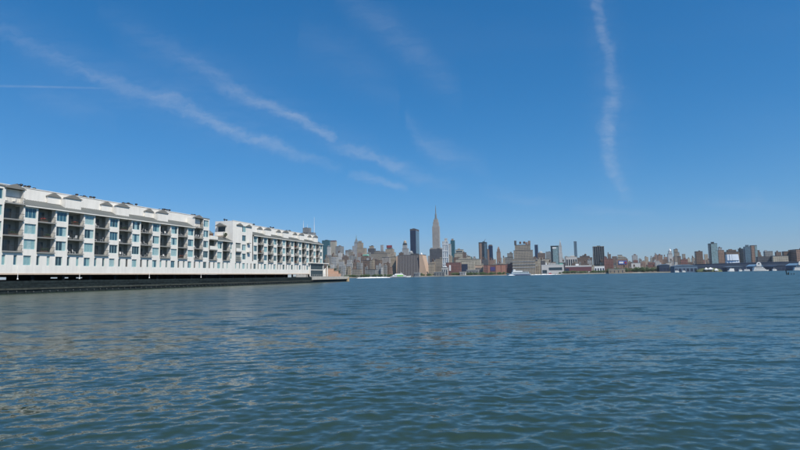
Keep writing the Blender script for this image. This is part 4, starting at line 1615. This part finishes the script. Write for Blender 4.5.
t, inf = tower('clock_tower', 'slim white campanile tower with pointed top', [(558.8, 562.8, 253), (559.3, 562.3, 246.4)], 2900, 'facade_white', .9, bulk=False, roof='facade_pale_grey')
ox, w, DD, hh = inf[-1]
top = EYE + 2900 * ray(560.8, 239.6).z - 2
MB().taper((ox - w * .45, ox + w * .45, -w * .45, w * .45), (ox - w * .2, ox + w * .2, -w * .2, w * .2), hh + 1, hh + (top - hh) * .6).build('pyramid_roof', 'facade_pale_grey', t)
MB().tube((ox, 0, hh + (top - hh) * .58), (ox, 0, top), 2.4, .8, 8).build('lantern', 'roof_pale', t)
tower('thin_tower', 'very thin blue glass tower standing alone on the skyline', [(574.3, 577.3, 241.6)], 2700, 'glass_bluegrey', 1.0, bulk=False)
tower('beige_row', 'beige stone row behind the white low terminal', [(537.5, 550, 259.2)], 1800, 'facade_beige', .4)
t, inf = tower('white_terminal', 'long low white terminal with one dark ribbon window', [(541.5, 563.6, 265)], 1630, 'roof_pale', .25, bulk=False, roof='white_paint')
ox, w, DD, hh = inf[0]
MB().box(ox - w * .17, ox + w * .43, -DD / 2 - .5, -DD / 2 - .02, hh * .42, hh * .72).build('ribbon_window', 'glass_dark', t)
MB().box(ox - w * .46, ox - w * .26, -DD / 2 - .5, -DD / 2 - .02, hh * .1, hh * .45).build('door', 'glass_dark', t)
MB().box(ox - w * .3, ox - w * .26, -4, 4, hh + 1.02, hh + 8).build('vent_stack', 'white_paint', t)
tower('green_shed', 'small pale green building above the white low terminal', [(559.4, 563, 263)], 1700, 'mint_copper', .6, bulk=False)
t, inf = tower('tall_window_building', 'pale stone building with a row of tall dark windows', [(566, 577.2, 257)], 1850, 'roof_pale', .5, roof='facade_tan')
ox, w, DD, hh = inf[0]
for i in range(5):
    x = ox - w * .4 + w * .2 * i
    MB().box(x - w * .06, x + w * .06, -DD / 2 - .3, -DD / 2 - .02, hh * .12, hh * .85).build('window', 'glass_black', t)
tower('brick_loft', 'brown brick loft with rooftop tank left of the black ribbed tower', [(577.4, 592.5, 257.8), (580, 590, 256.3)], 1950, 'facade_brown', .5)
tank(bpy.data.objects['brick_loft'], 3, 0, inf[0][3] + 3, 4)
tower('tower', 'pale grey block next to the brown brick loft', [(587.5, 592, 260)], 1800, 'facade_pale_grey', .7)
t, inf = tower('maroon_terminal', 'long low maroon terminal with a white roof on the waterfront', [(565.2, 591.4, 266.8)], 1620, 'maroon', .22, bulk=False, roof='white_paint')
ox, w, DD, hh = inf[0]
MB().box(ox - w / 2 - .4, ox + w / 2 + .4, -DD / 2 - .4, DD / 2, hh + 1.02, hh + 4).build('roof', 'roof_pale', t)
MB().box(ox - w * .1, ox + w * .02, -4, 4, hh + 4.01, hh + 9).build('roof_bulkhead', 'white_paint', t)
MB().box(ox - w * .5, ox - w * .36, -DD / 2 - .5, -DD / 2 - .02, 2, hh * .8).build('dark_bay', 'navy_panel', t)
for i in range(8):
    x = ox - w * .3 + w * .1 * i
    MB().box(x - w * .03, x + w * .03, -DD / 2 - .4, -DD / 2 - .02, 1, hh * .3).build('door', 'roof_pale', t)
# black ribbed tower
t, inf = tower('black_ribbed_tower', 'black glass tower with pale vertical ribs and white arcaded base', [(593, 604.6, 247.2)], 1800, 'glass_black', .7)
ox, w, DD, hh = inf[0]
for i in range(6):
    x = ox - w / 2 + .8 + (w - 1.6) * i / 5
    MB().box(x - .55, x + .55, -DD / 2 - 1.0, -DD / 2 - .02, hh * .34, hh).build('rib', 'rib_pale', t)
MB().box(ox - w / 2 - .3, ox + w / 2 + .3, -DD / 2 - 1.2, DD / 2, hh + 1.02, hh + 2.6).build('parapet', 'facade_beige', t)
t, inf = tower('arcaded_base', 'small white arcaded building at the foot of the black ribbed tower', [(594, 604.5, 266.2)], 1690, 'white_paint', .4, bulk=False, roof='facade_beige')
ox, w, DD, hh = inf[0]
for i in range(4):
    x = ox - w * .37 + w * .25 * i
    MB().box(x - w * .07, x + w * .07, -DD / 2 - .3, -DD / 2 - .02, 1, hh * .7).build('arch', 'navy_panel', t)
t, inf = tower('wine_brick_block', 'plain wine-red brick block beside the black ribbed tower', [(603.6, 613.4, 258.8), (604, 607.4, 257)], 1740, 'facade_red_brick', .6, bulk=False)
t, inf = tower('billboard_building', 'brown building with a blue and white billboard on its front', [(616, 628, 259.2), (617.6, 626.6, 257.6, 'facade_beige'), (618, 622.6, 255.2, 'facade_beige')], 1700, 'facade_rose_brown', .5, bulk=False)
ox, w, DD, hh = inf[0]
bb = MB().box(ox - w * .33, ox + w * .4, -DD / 2 - 1.2, -DD / 2 - .02, hh * .62, hh * .88).build('billboard', 'sign_blue', t)
MB().box(ox - w * .28, ox + w * .1, -DD / 2 - 1.5, -DD / 2 - 1.22, hh * .68, hh * .82).build('billboard_print', 'white_paint', bb)
MB().box(ox + w * .2, ox + w * .36, -DD / 2 - 1.5, -DD / 2 - 1.22, hh * .66, hh * .82).build('billboard_print', 'sign_red', bb)
MB().box(ox - w * .02, ox + w * .16, -DD / 2 - .4, -DD / 2 - .02, 1, hh * .26).build('white_door', 'white_paint', t)
tower('low_building', 'plain pale grey-green block behind the riverside trees', [(630.8, 640.4, 263)], 1700, 'roof_pale', .5, bulk=False)
tower('tower', 'brown tower with a dark side among the low quarter', [(657.6, 663, 255.2)], 2200, 'facade_rose_brown', .9)
t, inf = tower('white_lantern_tower', 'white tower with a small bright lantern dome', [(667.6, 673, 254), (668.6, 672.4, 251.4)], 2500, 'facade_white', .9, bulk=False)
ox, w, DD, hh = inf[-1]
MB().dome((ox, 0, hh + 1), w * .4, w * .4, 10, 12, 5).tube((ox, 0, hh + 10), (ox, 0, hh + 19), 1.2, .3, 6).build('lantern_dome', 'white_paint', t)
tower('stepped_tower', 'dark taupe stepped tower next to the white lantern tower', [(674, 681.4, 256.5), (674.2, 680, 252.4), (674.2, 678.6, 249.4)], 2100, 'facade_taupe', .8)
tower('red_block', 'dull red brick block behind the blue sheds near the stepped taupe tower', [(680.4, 688, 259.6)], 1720, 'facade_red_brick', .5)
tower('dark_block', 'narrow dark brown block touching the dull red brick block', [(677.8, 680.8, 256.8)], 1720, 'facade_brown', .8, bulk=False)
tower('tower', 'brown apartment tower with a pale right-hand edge', [(695, 703.2, 251.6)], 1800, 'facade_brown', .9)
t, inf = tower('teal_glass_tower', 'tall pale teal glass apartment tower with a dark left face near the blue sheds', [(708.6, 718, 243.8), (711.6, 715, 242.3, 'glass_black')], 1700, 'glass_black', 1.0, bulk=False)
ox, w, DD, hh = inf[0]
MB().box(ox - w * .36, ox + w * .5, -DD / 2 - .9, -DD / 2 - .02, 0, hh - .5).build('glass_front', 'glass_pale_teal', t)
tower('tower', 'dark and pale block right beside the pale teal glass tower', [(717.6, 724.8, 250.4), (718.6, 722.8, 247.8, 'facade_pale_grey')], 1850, 'facade_rose_brown', .8)
tower('dark_loft', 'dark brown loft rising behind the frosted glass building', [(724.6, 740, 252), (727, 737, 250.2)], 1750, 'facade_brown', .5)
# frosted glass building with leaning faces
d = 1510
c, w, DD, h = place(725, 740, 254.4, d, .5)
t = empty('frosted_building', (c.x, c.y, 2), GRZ)
tag(t, 'white frosted glass building with bulging faces above the blue sheds', 'building')
hh = h - 2
for z0, z1 in ((0, hh * .62), (hh * .635, hh)):
    for i in range(5):
        a = -w / 2 + w * i / 5
        b = a + w / 5 - .15
        k = .9 if z0 else 1.0
        mm = MB()
        ya = -DD / 2 - 2.5 * math.sin(math.pi * (i + .5) / 5)
        mm.taper((a * k, b * k, ya, DD / 2), (a * k * .95, b * k * .95, ya + 2.5, DD / 2 - .1), z0, z1)
        mm.build('facet', 'frosted_glass', t)
MB().box(-w / 2 * .9, w / 2 * .9, -DD / 2 + 1, DD / 2, hh * .621, hh * .634).build('dark_joint', 'glass_bluegrey', t)
tower('tower', 'dark tower immediately right of the frosted glass building', [(738.6, 744, 249)], 1800, 'glass_black', .8)
tower('twin_tower', 'greenish-grey member of a pair of towers with rounded penthouse', [(744, 751, 247), (746, 749.6, 245.3)], 1680, 'glass_bluegrey', .9, bulk=False)
t, inf = tower('twin_tower', 'rose and blue-grey member of a pair of towers', [(750.4, 757.8, 245.6)], 1720, 'facade_rose_brown', .9, bulk=False)
ox, w, DD, hh = inf[0]
MB().box(ox + w * .1, ox + w * .5, -DD / 2 - .6, -DD / 2 - .02, 0, hh - 1).build('glass_front', 'glass_pale_teal', t)
tower('tower', 'brown pointed block beside the pair of towers', [(757.4, 761.4, 252.4), (758.2, 760.4, 250.4)], 1900, 'facade_brown', .8, bulk=False)
tower('long_warehouse', 'long low dark grey warehouse behind the blue sheds', [(756.4, 771.8, 257)], 1560, 'facade_dark_grey', .4, bulk=False)
tower('yellow_warehouse', 'long yellowish tan warehouse behind the blue sheds', [(771.2, 788.6, 256)], 1540, 'facade_beige', .4, bulk=False)
tower('tower', 'dark roofed block with a white penthouse above the dark grey warehouse', [(764, 773.4, 251.5), (765, 768, 250.6, 'white_paint')], 1900, 'facade_grey', .7, bulk=False)
tower('tower', 'brown block rising above the yellowish tan warehouse', [(775.4, 782, 252.2)], 1900, 'facade_brown', .8)
tower('brick_slab', 'big dark brown brick block beside the yellowish tan warehouse', [(782.5, 794.5, 251.6)], 1680, 'facade_brown', .6)
tower('brick_slab', 'very large brown brick block with pale grid at the edge of the sheds', [(790.5, 830, 249.4)], 1640, 'facade_rose_brown', .5)

# blue pier sheds
def shed(name, label, x0, x1, ytop, d, D, wallm, roofm, rise=2.5, group=None, head=False):
    c, w, DD, h = place(x0, x1, ytop, d, D=D)
    SIL.append((x0, x1, ytop, d))
    root = empty(name, (c.x, c.y, 0), GRZ)
    tag(root, label, 'shed', group)
    hh = h
    MB().box(-w / 2, w / 2, -D / 2, D / 2, -1, hh - rise).build('wall', wallm, root)
    MB().prism([(-w / 2 - .8, hh - rise + .01), (w / 2 + .8, hh - rise + .01), (w * .12, hh), (-w * .12, hh)], 1, -D / 2 - .8, D / 2 + .8).build('roof', roofm, root)
    n = max(3, int(w / 9))
    for i in range(n):
        x = -w / 2 + w * (i + .5) / n
        MB().box(x - w / n * .32, x + w / n * .32, -D / 2 - .3, -D / 2 - .02, 2.6, (hh - rise) * .62).build('bay_door', 'navy_panel', root)
    if head:
        m = MB().prism([(-5.5, hh - 5), (5.5, hh - 5), (5.5, hh + 1), (3.5, hh + 4.5), (0, hh + 5.6), (-3.5, hh + 4.5), (-5.5, hh + 1)], 1, -D / 2 - 1.6, -D / 2 - .9)
        gp = m.build('arched_gable', 'white_paint', root)
        MB().box(-1.6, 1.6, -D / 2 - 1.8, -D / 2 - 1.61, hh - .5, hh + 2.5).build('gable_window', 'glass_dark', gp)
    return root


shed('pier_shed', 'very long dark blue shed running along the shore behind the yachts', 690, 835, 262.2, 1475, 26, 'shed_blue', 'shed_blue', 2)
shed('pier_shed', 'mid-blue shed between the riverside trees and the pale blue shed', 656.5, 669.5, 264.3, 1500, 40, 'shed_blue', 'shed_pale_blue', 2.5)
shed('pier_shed', 'pale blue shed with a broad roof beside the mid-blue shed', 670, 697, 264.6, 1430, 50, 'shed_pale_blue', 'shed_pale_blue', 4)
shed('pier_shed', 'blue shed below the white frosted glass building', 722, 744, 266.3, 1410, 40, 'shed_blue', 'shed_pale_blue', 2)
shed('pier_shed', 'blue shed with a white arched gable behind the three-deck white yacht', 746, 763, 264.4, 1400, 60, 'shed_pale_blue', 'shed_roof_blue', 5, head=True)
shed('pier_shed', 'dark blue shed between the two white arched gables', 764, 785, 265.3, 1390, 60, 'shed_blue', 'shed_blue', 2.5)
shed('pier_shed', 'blue shed with a white arched gable next to the very large brown brick block', 785.5, 806, 263.3, 1360, 60, 'shed_pale_blue', 'shed_roof_blue', 5, head=True)
# wooded mound with tents
r = ray(709, 270)
mo = MB()
mo.dome((0, 0, 0), 34, 14, 10.5, 22, 6)
mat('grass', (0.085, 0.105, 0.045), .95, noise=.4, nscale=.08)
mo = mo.build('park_mound', 'grass')
mo.location = (r.x * 1395, 1395, .6)
structure(mo)
mo_l = leaf_clump('bushes', (0, 0, 5), 32, 12, 7, 1600, 1.1, 'leaf_dark', mo, 77)
for x, s, lb in ((706, 3.4, 'small white pointed tent on the green mound'), (710.4, 5.2, 'larger white tent on the green mound'), (716, 4.2, 'low white canopy at the foot of the green mound')):
    r = ray(x, 268)
    o = empty('tent', (r.x * 1380, 1380, 5.5 if x < 712 else 2.4), GRZ)
    tag(o, lb, 'tent')
    MB().box(-s, s, -s, s, 0, 2.4).build('tent_wall', 'tent_white', o)
    MB().taper((-s * 1.1, s * 1.1, -s * 1.1, s * 1.1), (-.2, .2, -.2, .2), 2.41, 6.2).build('tent_roof', 'tent_white', o)

NF = filler()

# riverside trees: a continuous dark green belt in stretches
def tree_belt(x0, x1, h, seed, mt='leaf_mid', d0=None):
    rnd = random.Random(seed)
    m = MB()
    xa, xb = ray(x0, 272).x, ray(x1, 272).x
    n = int((x1 - x0) * 130)
    Y0 = 1588
    cl = [(rnd.random(), rnd.uniform(.55, 1.1), rnd.uniform(4, 8)) for _ in range(max(3, int((x1 - x0) * 1.0)))]
    for i in range(n):
        f, hs, rad = rnd.choice(cl)
        x = (xa + (xb - xa) * f) * 1575
        y = shore_y(x) / (1 + .136 * 0) + 22
        dv = Vector((rnd.gauss(0, 1), rnd.gauss(0, 1), rnd.gauss(0, 1))).normalized() * rnd.random() ** .45
        p = Vector((x + dv.x * rad, y + dv.y * rad, 2 + h * hs * .58 + dv.z * h * hs * .45))
        a = Vector((rnd.gauss(0, 1), rnd.gauss(0, 1), rnd.gauss(0, .7))).normalized()
        b = a.orthogonal().normalized()
        s = rnd.uniform(.6, 1.3)
        m.quad(p - a * s, p + b * s * .6, p + a * s, p - b * s * .6)
    for f, hs, rad in cl:
        x = (xa + (xb - xa) * f) * 1575
        m.tube((x, shore_y(x) + 22, 2), (x, shore_y(x) + 22, 2 + h * hs * .5), .35, .25, 5)
    return stuff(m.build('tree_belt', mt))


for a, b, h, lb in ((343, 392, 8, 'low dark green belt of trees behind the speeding ferry'), (418, 436, 9, 'tree belt at the foot of the sloping tan end wall'),
                    (452, 480, 9, 'tree belt below the red brick warehouse'), (480, 507, 8, 'tree belt in front of the long brick shed'),
                    (555, 600, 7.5, 'tree belt in front of the maroon terminal'), (600, 660, 14, 'tall green trees below the billboard building'), (624, 652, 17, 'dense green grove in front of the pale grey-green block')):
    tag(tree_belt(a, b, h, int(a)), lb, 'trees')

# low sheds and quays on the shore
def quay(x0, x1, ytop, d, mt, label, name='quay_shed'):
    c, w, DD, h = place(x0, x1, ytop, d, D=14)
    o = empty(name, (c.x, c.y, 0), GRZ)
    tag(o, label, 'shed')
    MB().box(-w / 2, w / 2, -7, 7, -1, h - 1).build('wall', mt, o)
    MB().box(-w / 2 - .6, w / 2 + .6, -7.6, 7.6, h - .99, h).build('roof', 'roof_pale', o)
    for i in range(4):
        MB().box(-w * .4 + w * .25 * i - .9, -w * .4 + w * .25 * i + .9, -7.2, -7.02, 2.4, max(3.2, h * .7)).build('door', 'navy_panel', o)


quay(414, 420.5, 272.6, 1570, 'facade_pale_grey', 'low white waterside shed in front of the ribbed sloping block')
quay(434, 445.5, 271.8, 1565, 'facade_grey', 'low flat-roofed ferry landing below the broad grey-brown slab')
quay(459.5, 466, 271.8, 1560, 'facade_white', 'small white boathouse below the beige shed with the navy panel')
quay(466.5, 479, 269.8, 1590, 'facade_grey', 'grey low building behind the trees below the arcade building')
quay(608, 625, 269.3, 1490, 'facade_tan', 'tan quay building at the end of the green trees')


# ------------------------------------------------------------------ boats
def hull_mesh(L, B, Hh, bow=.3, stern=.85):
    """simple ship hull: sections lofted from stern (x=-L/2) to bow (x=L/2)"""
    m = MB()
    secs = []
    N = 12
    for i in range(N + 1):
        f = i / N
        x = -L / 2 + L * f
        if f > 1 - bow:
            g = (f - (1 - bow)) / bow
            b = B / 2 * (1 - g ** 2) + .05
        else:
            b = B / 2 * (stern + (1 - stern) * min(1, f / .3))
        sheer = Hh * (1 + .28 * max(0, (f - .55) / .45) ** 2)
        xo = (L * .04) * max(0, (f - .7) / .3)
        secs.append([(x - xo, -b * .55, -.6), (x, -b * .86, .4), (x + xo, -b, sheer), (x + xo, b, sheer), (x, b * .86, .4), (x - xo, b * .55, -.6)])
    i0 = len(m.v)
    for s in secs:
        m.v += s
    for i in range(N):
        for j in range(5):
            a = i0 + i * 6 + j
            m.f.append((a, a + 6, a + 7, a + 1))
    m.f.append(tuple(range(i0, i0 + 6)))
    m.f.append(tuple(reversed(range(i0 + N * 6, i0 + N * 6 + 6))))
    return m


def foam(name, x0, x1, y0, d, width, label, seed, dens=1.0):
    """churned wake: heaped irregular foam lying on the water"""
    rnd = random.Random(seed)
    ra, rb_ = ray(x0, y0), ray(x1, y0)
    m = MB()
    n = int(260 * dens)
    for i in range(n):
        f = rnd.random()
        x = (ra.x + (rb_.x - ra.x) * f) * d
        y = d + rnd.gauss(0, width * (.35 + .5 * (1 - f)))
        s = rnd.uniform(.8, 3.0)
        hz = rnd.uniform(.2, 1.7) * (.4 + .8 * math.sin(math.pi * min(1, f * .9 + .1)))
        k = 7
        i0 = len(m.v)
        for a in range(k):
            an = 2 * math.pi * a / k
            rr_ = s * rnd.uniform(.6, 1.2)
            m.v.append((x + rr_ * math.cos(an) * 1.7, y + rr_ * math.sin(an), .03))
        m.v.append((x, y, hz))
        for a in range(k):
            m.f.append((i0 + a, i0 + (a + 1) % k, i0 + k))
    o = stuff(m.build(name, 'foam'))
    return tag(o, label, 'wake')


mat('foam', (0.86, 0.88, 0.88), 0.8, noise=.06)


def ferry(x0, x1, yw, d):
    r0, r1 = ray(x0, yw), ray(x1, yw)
    L = (r1.x - r0.x) * d
    root = empty('ferry', ((r0.x + r1.x) / 2 * d, d, 0), R(4))
    tag(root, 'white fast ferry with green flank panels throwing a long wake', 'ferry')
    B = 9
    hull_mesh(L, B, 2.6, .35).build('hull', 'white_paint', root)
    MB().box(-L * .45, L * .30, -B / 2 - .06, -B / 2 - .01, .9, 1.5).build('stripe', 'hull_blue', root)
    m = MB()
    m.prism([(-L * .42, 2.62), (L * .30, 2.62), (L * .16, 5.2), (-L * .36, 5.2)], 1, -B * .44, B * .44)
    cab = m.build('main_cabin', 'white_paint', root)
    for i in range(9):
        x = -L * .33 + L * .06 * i
        MB().box(x, x + L * .045, -B * .44 - .08, -B * .44 - .01, 3.4, 4.5).build('window', 'glass_dark', cab)
    MB().prism([(-L * .20, 1.6), (L * .16, 1.6), (L * .10, 4.9), (-L * .16, 4.9)], 1, -B * .44 - .3, -B * .44 - .12).build('green_panel', 'green_paint', root)
    MB().prism([(-L * .30, 5.22), (L * .10, 5.22), (L * .02, 7.2), (-L * .26, 7.2)], 1, -B * .38, B * .38).build('upper_deck', 'white_paint', root)
    ph = MB().prism([(-L * .02, 5.23), (L * .13, 5.23), (L * .09, 8.2), (L * .0, 8.2)], 1, -B * .25, B * .25).build('pilothouse', 'white_paint', root)
    MB().box(L * .01, L * .1, -B * .25 - .06, -B * .25 - .01, 6.6, 7.5).build('window', 'glass_dark', ph)
    MB().tube((L * .02, 0, 8.2), (L * .0, 0, 11.5), .14, .06, 6).build('mast', 'white_paint', root)


ferry(390.5, 410.5, 275.6, 960)
foam('wake', 358, 391, 275.8, 962, 6, 'long white churned wake trailing the fast ferry', 5, 3.0)


def excursion_boat(x0, x1, yw, d):
    r0, r1 = ray(x0, yw), ray(x1, yw)
    L = (r1.x - r0.x) * d
    root = empty('excursion_boat', ((r0.x + r1.x) / 2 * d, d, 0), R(180 + 3))
    tag(root, 'pale blue and white excursion boat with navy hull stripe and two decks', 'boat')
    B = 11
    mat('boat_grey', (0.42, 0.50, 0.56), .5)
    hull_mesh(L, B, 4.2, .22).build('hull', 'boat_grey', root)
    for s in (-1, 1):
        MB().box(-L * .46, L * .26, s * B / 2 - .1, s * B / 2 + .1, .8, 2.2).build('hull_stripe', 'hull_blue', root)
    mat('boat_grey', (0.42, 0.50, 0.56), .5)
    cab = MB().box(-L * .42, L * .30, -B * .42, B * .42, 4.22, 8.6).build('main_cabin', 'boat_grey', root)
    for s in (-1, 1):
        for i in range(11):
            x = -L * .39 + L * .06 * i
            MB().box(x, x + L * .042, s * B * .42 - .06, s * B * .42 + .06, 5.6, 7.4).build('window', 'glass_dark', cab)
    up = MB().box(-L * .15, L * .26, -B * .36, B * .36, 8.62, 11.6).build('upper_cabin', 'white_paint', root)
    MB().box(-L * .38, L * .28, -B * .4, B * .4, 11.62, 11.9).build('awning', 'boat_grey', root)
    for i in range(5):
        x = -L * .36 + L * .05 * i
        MB().box(x, x + .2, -B * .38, -B * .38 + .2, 8.62, 11.61).build('awning_post', 'white_paint', root)
    MB().prism([(L * .14, 11.91), (L * .25, 11.91), (L * .23, 14.4), (L * .15, 14.4)], 1, -3, 3).build('pilothouse', 'white_paint', root)
    MB().tube((L * .38, 0, 4.6), (L * .38, 0, 18), .4, .25, 6).build('mast', 'black_metal', root)


excursion_boat(507, 530.5, 275.0, 1330)
foam('wake', 530, 560, 275.0, 1335, 7, 'faint white wake behind the excursion boat', 9, .35)
foam('wake', 509, 514, 275.4, 1315, 2.5, 'white bow wave of the excursion boat', 10, .2)


def red_boat():
    r = ray(549.5, 274)
    d = 1420
    root = empty('fire_boat', (r.x * d, d, 0), R(176))
    tag(root, 'small red workboat with white mast near the white terminal', 'boat')
    L = 15
    hull_mesh(L, 5, 2.2, .35).build('hull', 'boat_red', root)
    MB().box(-L * .3, L * .12, -1.9, 1.9, 2.22, 4.6).build('cabin', 'boat_red', root)
    MB().prism([(-L * .05, 4.62), (L * .1, 4.62), (L * .08, 7), (-L * .03, 7)], 1, -1.6, 1.6).build('wheelhouse', 'white_paint', root)
    MB().tube((L * .02, 0, 7), (L * .14, 0, 15), .5, .2, 6).build('mast', 'white_paint', root)


red_boat()


def yacht(x0, x1, yw, d, decks, label, rz=0.0, hull='white_paint'):
    r0, r1 = ray(x0, yw), ray(x1, yw)
    L = (r1.x - r0.x) * d
    root = empty('yacht', ((r0.x + r1.x) / 2 * d, d, 0), rz)
    tag(root, label, 'boat')
    B = max(4, L * .2)
    hull_mesh(L, B, 2.4, .35).build('hull', hull, root)
    z = 2.42
    for k in range(decks):
        a, b = -L * (.45 - .02 * k), L * (.32 - .09 * k)
        dk = MB().prism([(a, z), (b, z), (b - L * .05, z + 2.6), (a, z + 2.6)], 1, -B * .43, B * .43).build('deck_house', 'white_paint', root)
        MB().box(a + 1, b - L * .06, -B * .43 - .08, -B * .43 - .01, z + .9, z + 1.9).build('window_band', 'glass_dark', dk)
        z += 2.62
    MB().tube((0, 0, z), (-1.2, 0, z + 4), .2, .08, 6).build('mast', 'white_paint', root)


yacht(752.5, 768.5, 270.4, 1330, 3, 'large white three-deck yacht below the white arched gable')
yacht(743, 749.5, 270.4, 1340, 1, 'small white motor yacht beside the large three-deck yacht', R(160))
yacht(772.3, 776.6, 270.0, 1330, 1, 'little white sloping-bowed launch by the dark blue shed')
yacht(793.5, 806, 269.9, 1310, 2, 'white two-deck yacht below the arched gable next to the big brick block')
yacht(727.6, 734.2, 270.8, 1350, 2, 'white boat with tall upright bow below the frosted glass building', R(180))
yacht(674.5, 679, 271.2, 1400, 1, 'white cruiser moored at the pale blue shed', R(5))
yacht(682, 685.4, 271.0, 1400, 1, 'short white runabout moored at the end of the pale blue shed')
yacht(738.5, 742.5, 270.6, 1345, 1, 'white cabin boat moored at the blue shed under the frosted glass building', R(10))

# old piles standing in the river
r = ray(789.5, 275.2)
dp = 225
for i, (x, h, lean, lb) in enumerate(((787.0, 2.0, -.10, 'tall old timber pile leaning in the river'), (788.3, 1.1, .35, 'broken slanting timber pile against the tall leaning pile'),
                                      (790.2, .65, .05, 'short dark pile stub next to the tall leaning pile'), (793.6, .4, 0, 'low pile stub awash, middle of the row'), (796.8, .45, .1, 'low pile stub awash at the end of the row'))):
    rr_ = ray(x, 275)
    o = empty('old_pile', (rr_.x * dp, dp + i * .4, 0))
    tag(o, lb, 'pile')
    m = MB().tube((-lean * .6, 0, -1.2), (lean * h, .05, h * .6), .2, .18, 9).tube((lean * h, .05, h * .6), (lean * h * 1.5, .07, h), .18, .11, 9)
    m.build('shaft', 'timber_dark', o)
    MB().tube((lean * h * 1.5, .07, h), (lean * h * 1.52, .08, h + .07), .10, .06, 7).build('worn_tip', 'timber_worn', o)

# ------------------------------------------------------------------ haze
HZ = 1
if HZ:
    hm = bpy.data.materials.new('haze')
    hm.use_nodes = True
    t = hm.node_tree
    for n in list(t.nodes):
        t.nodes.remove(n)
    pv = t.nodes.new('ShaderNodeVolumePrincipled')
    pv.inputs['Color'].default_value = (0.80, 0.88, 1.0, 1)
    pv.inputs['Density'].default_value = 0.000035
    pv.inputs['Anisotropy'].default_value = 0.2
    ou = t.nodes.new('ShaderNodeOutputMaterial')
    t.links.new(pv.outputs[0], ou.inputs['Volume'])
    MATS['haze'] = hm
    hz = MB().box(-9200, 9200, -9200, 9200, -3, 520).build('haze', 'haze')
    stuff(hz)
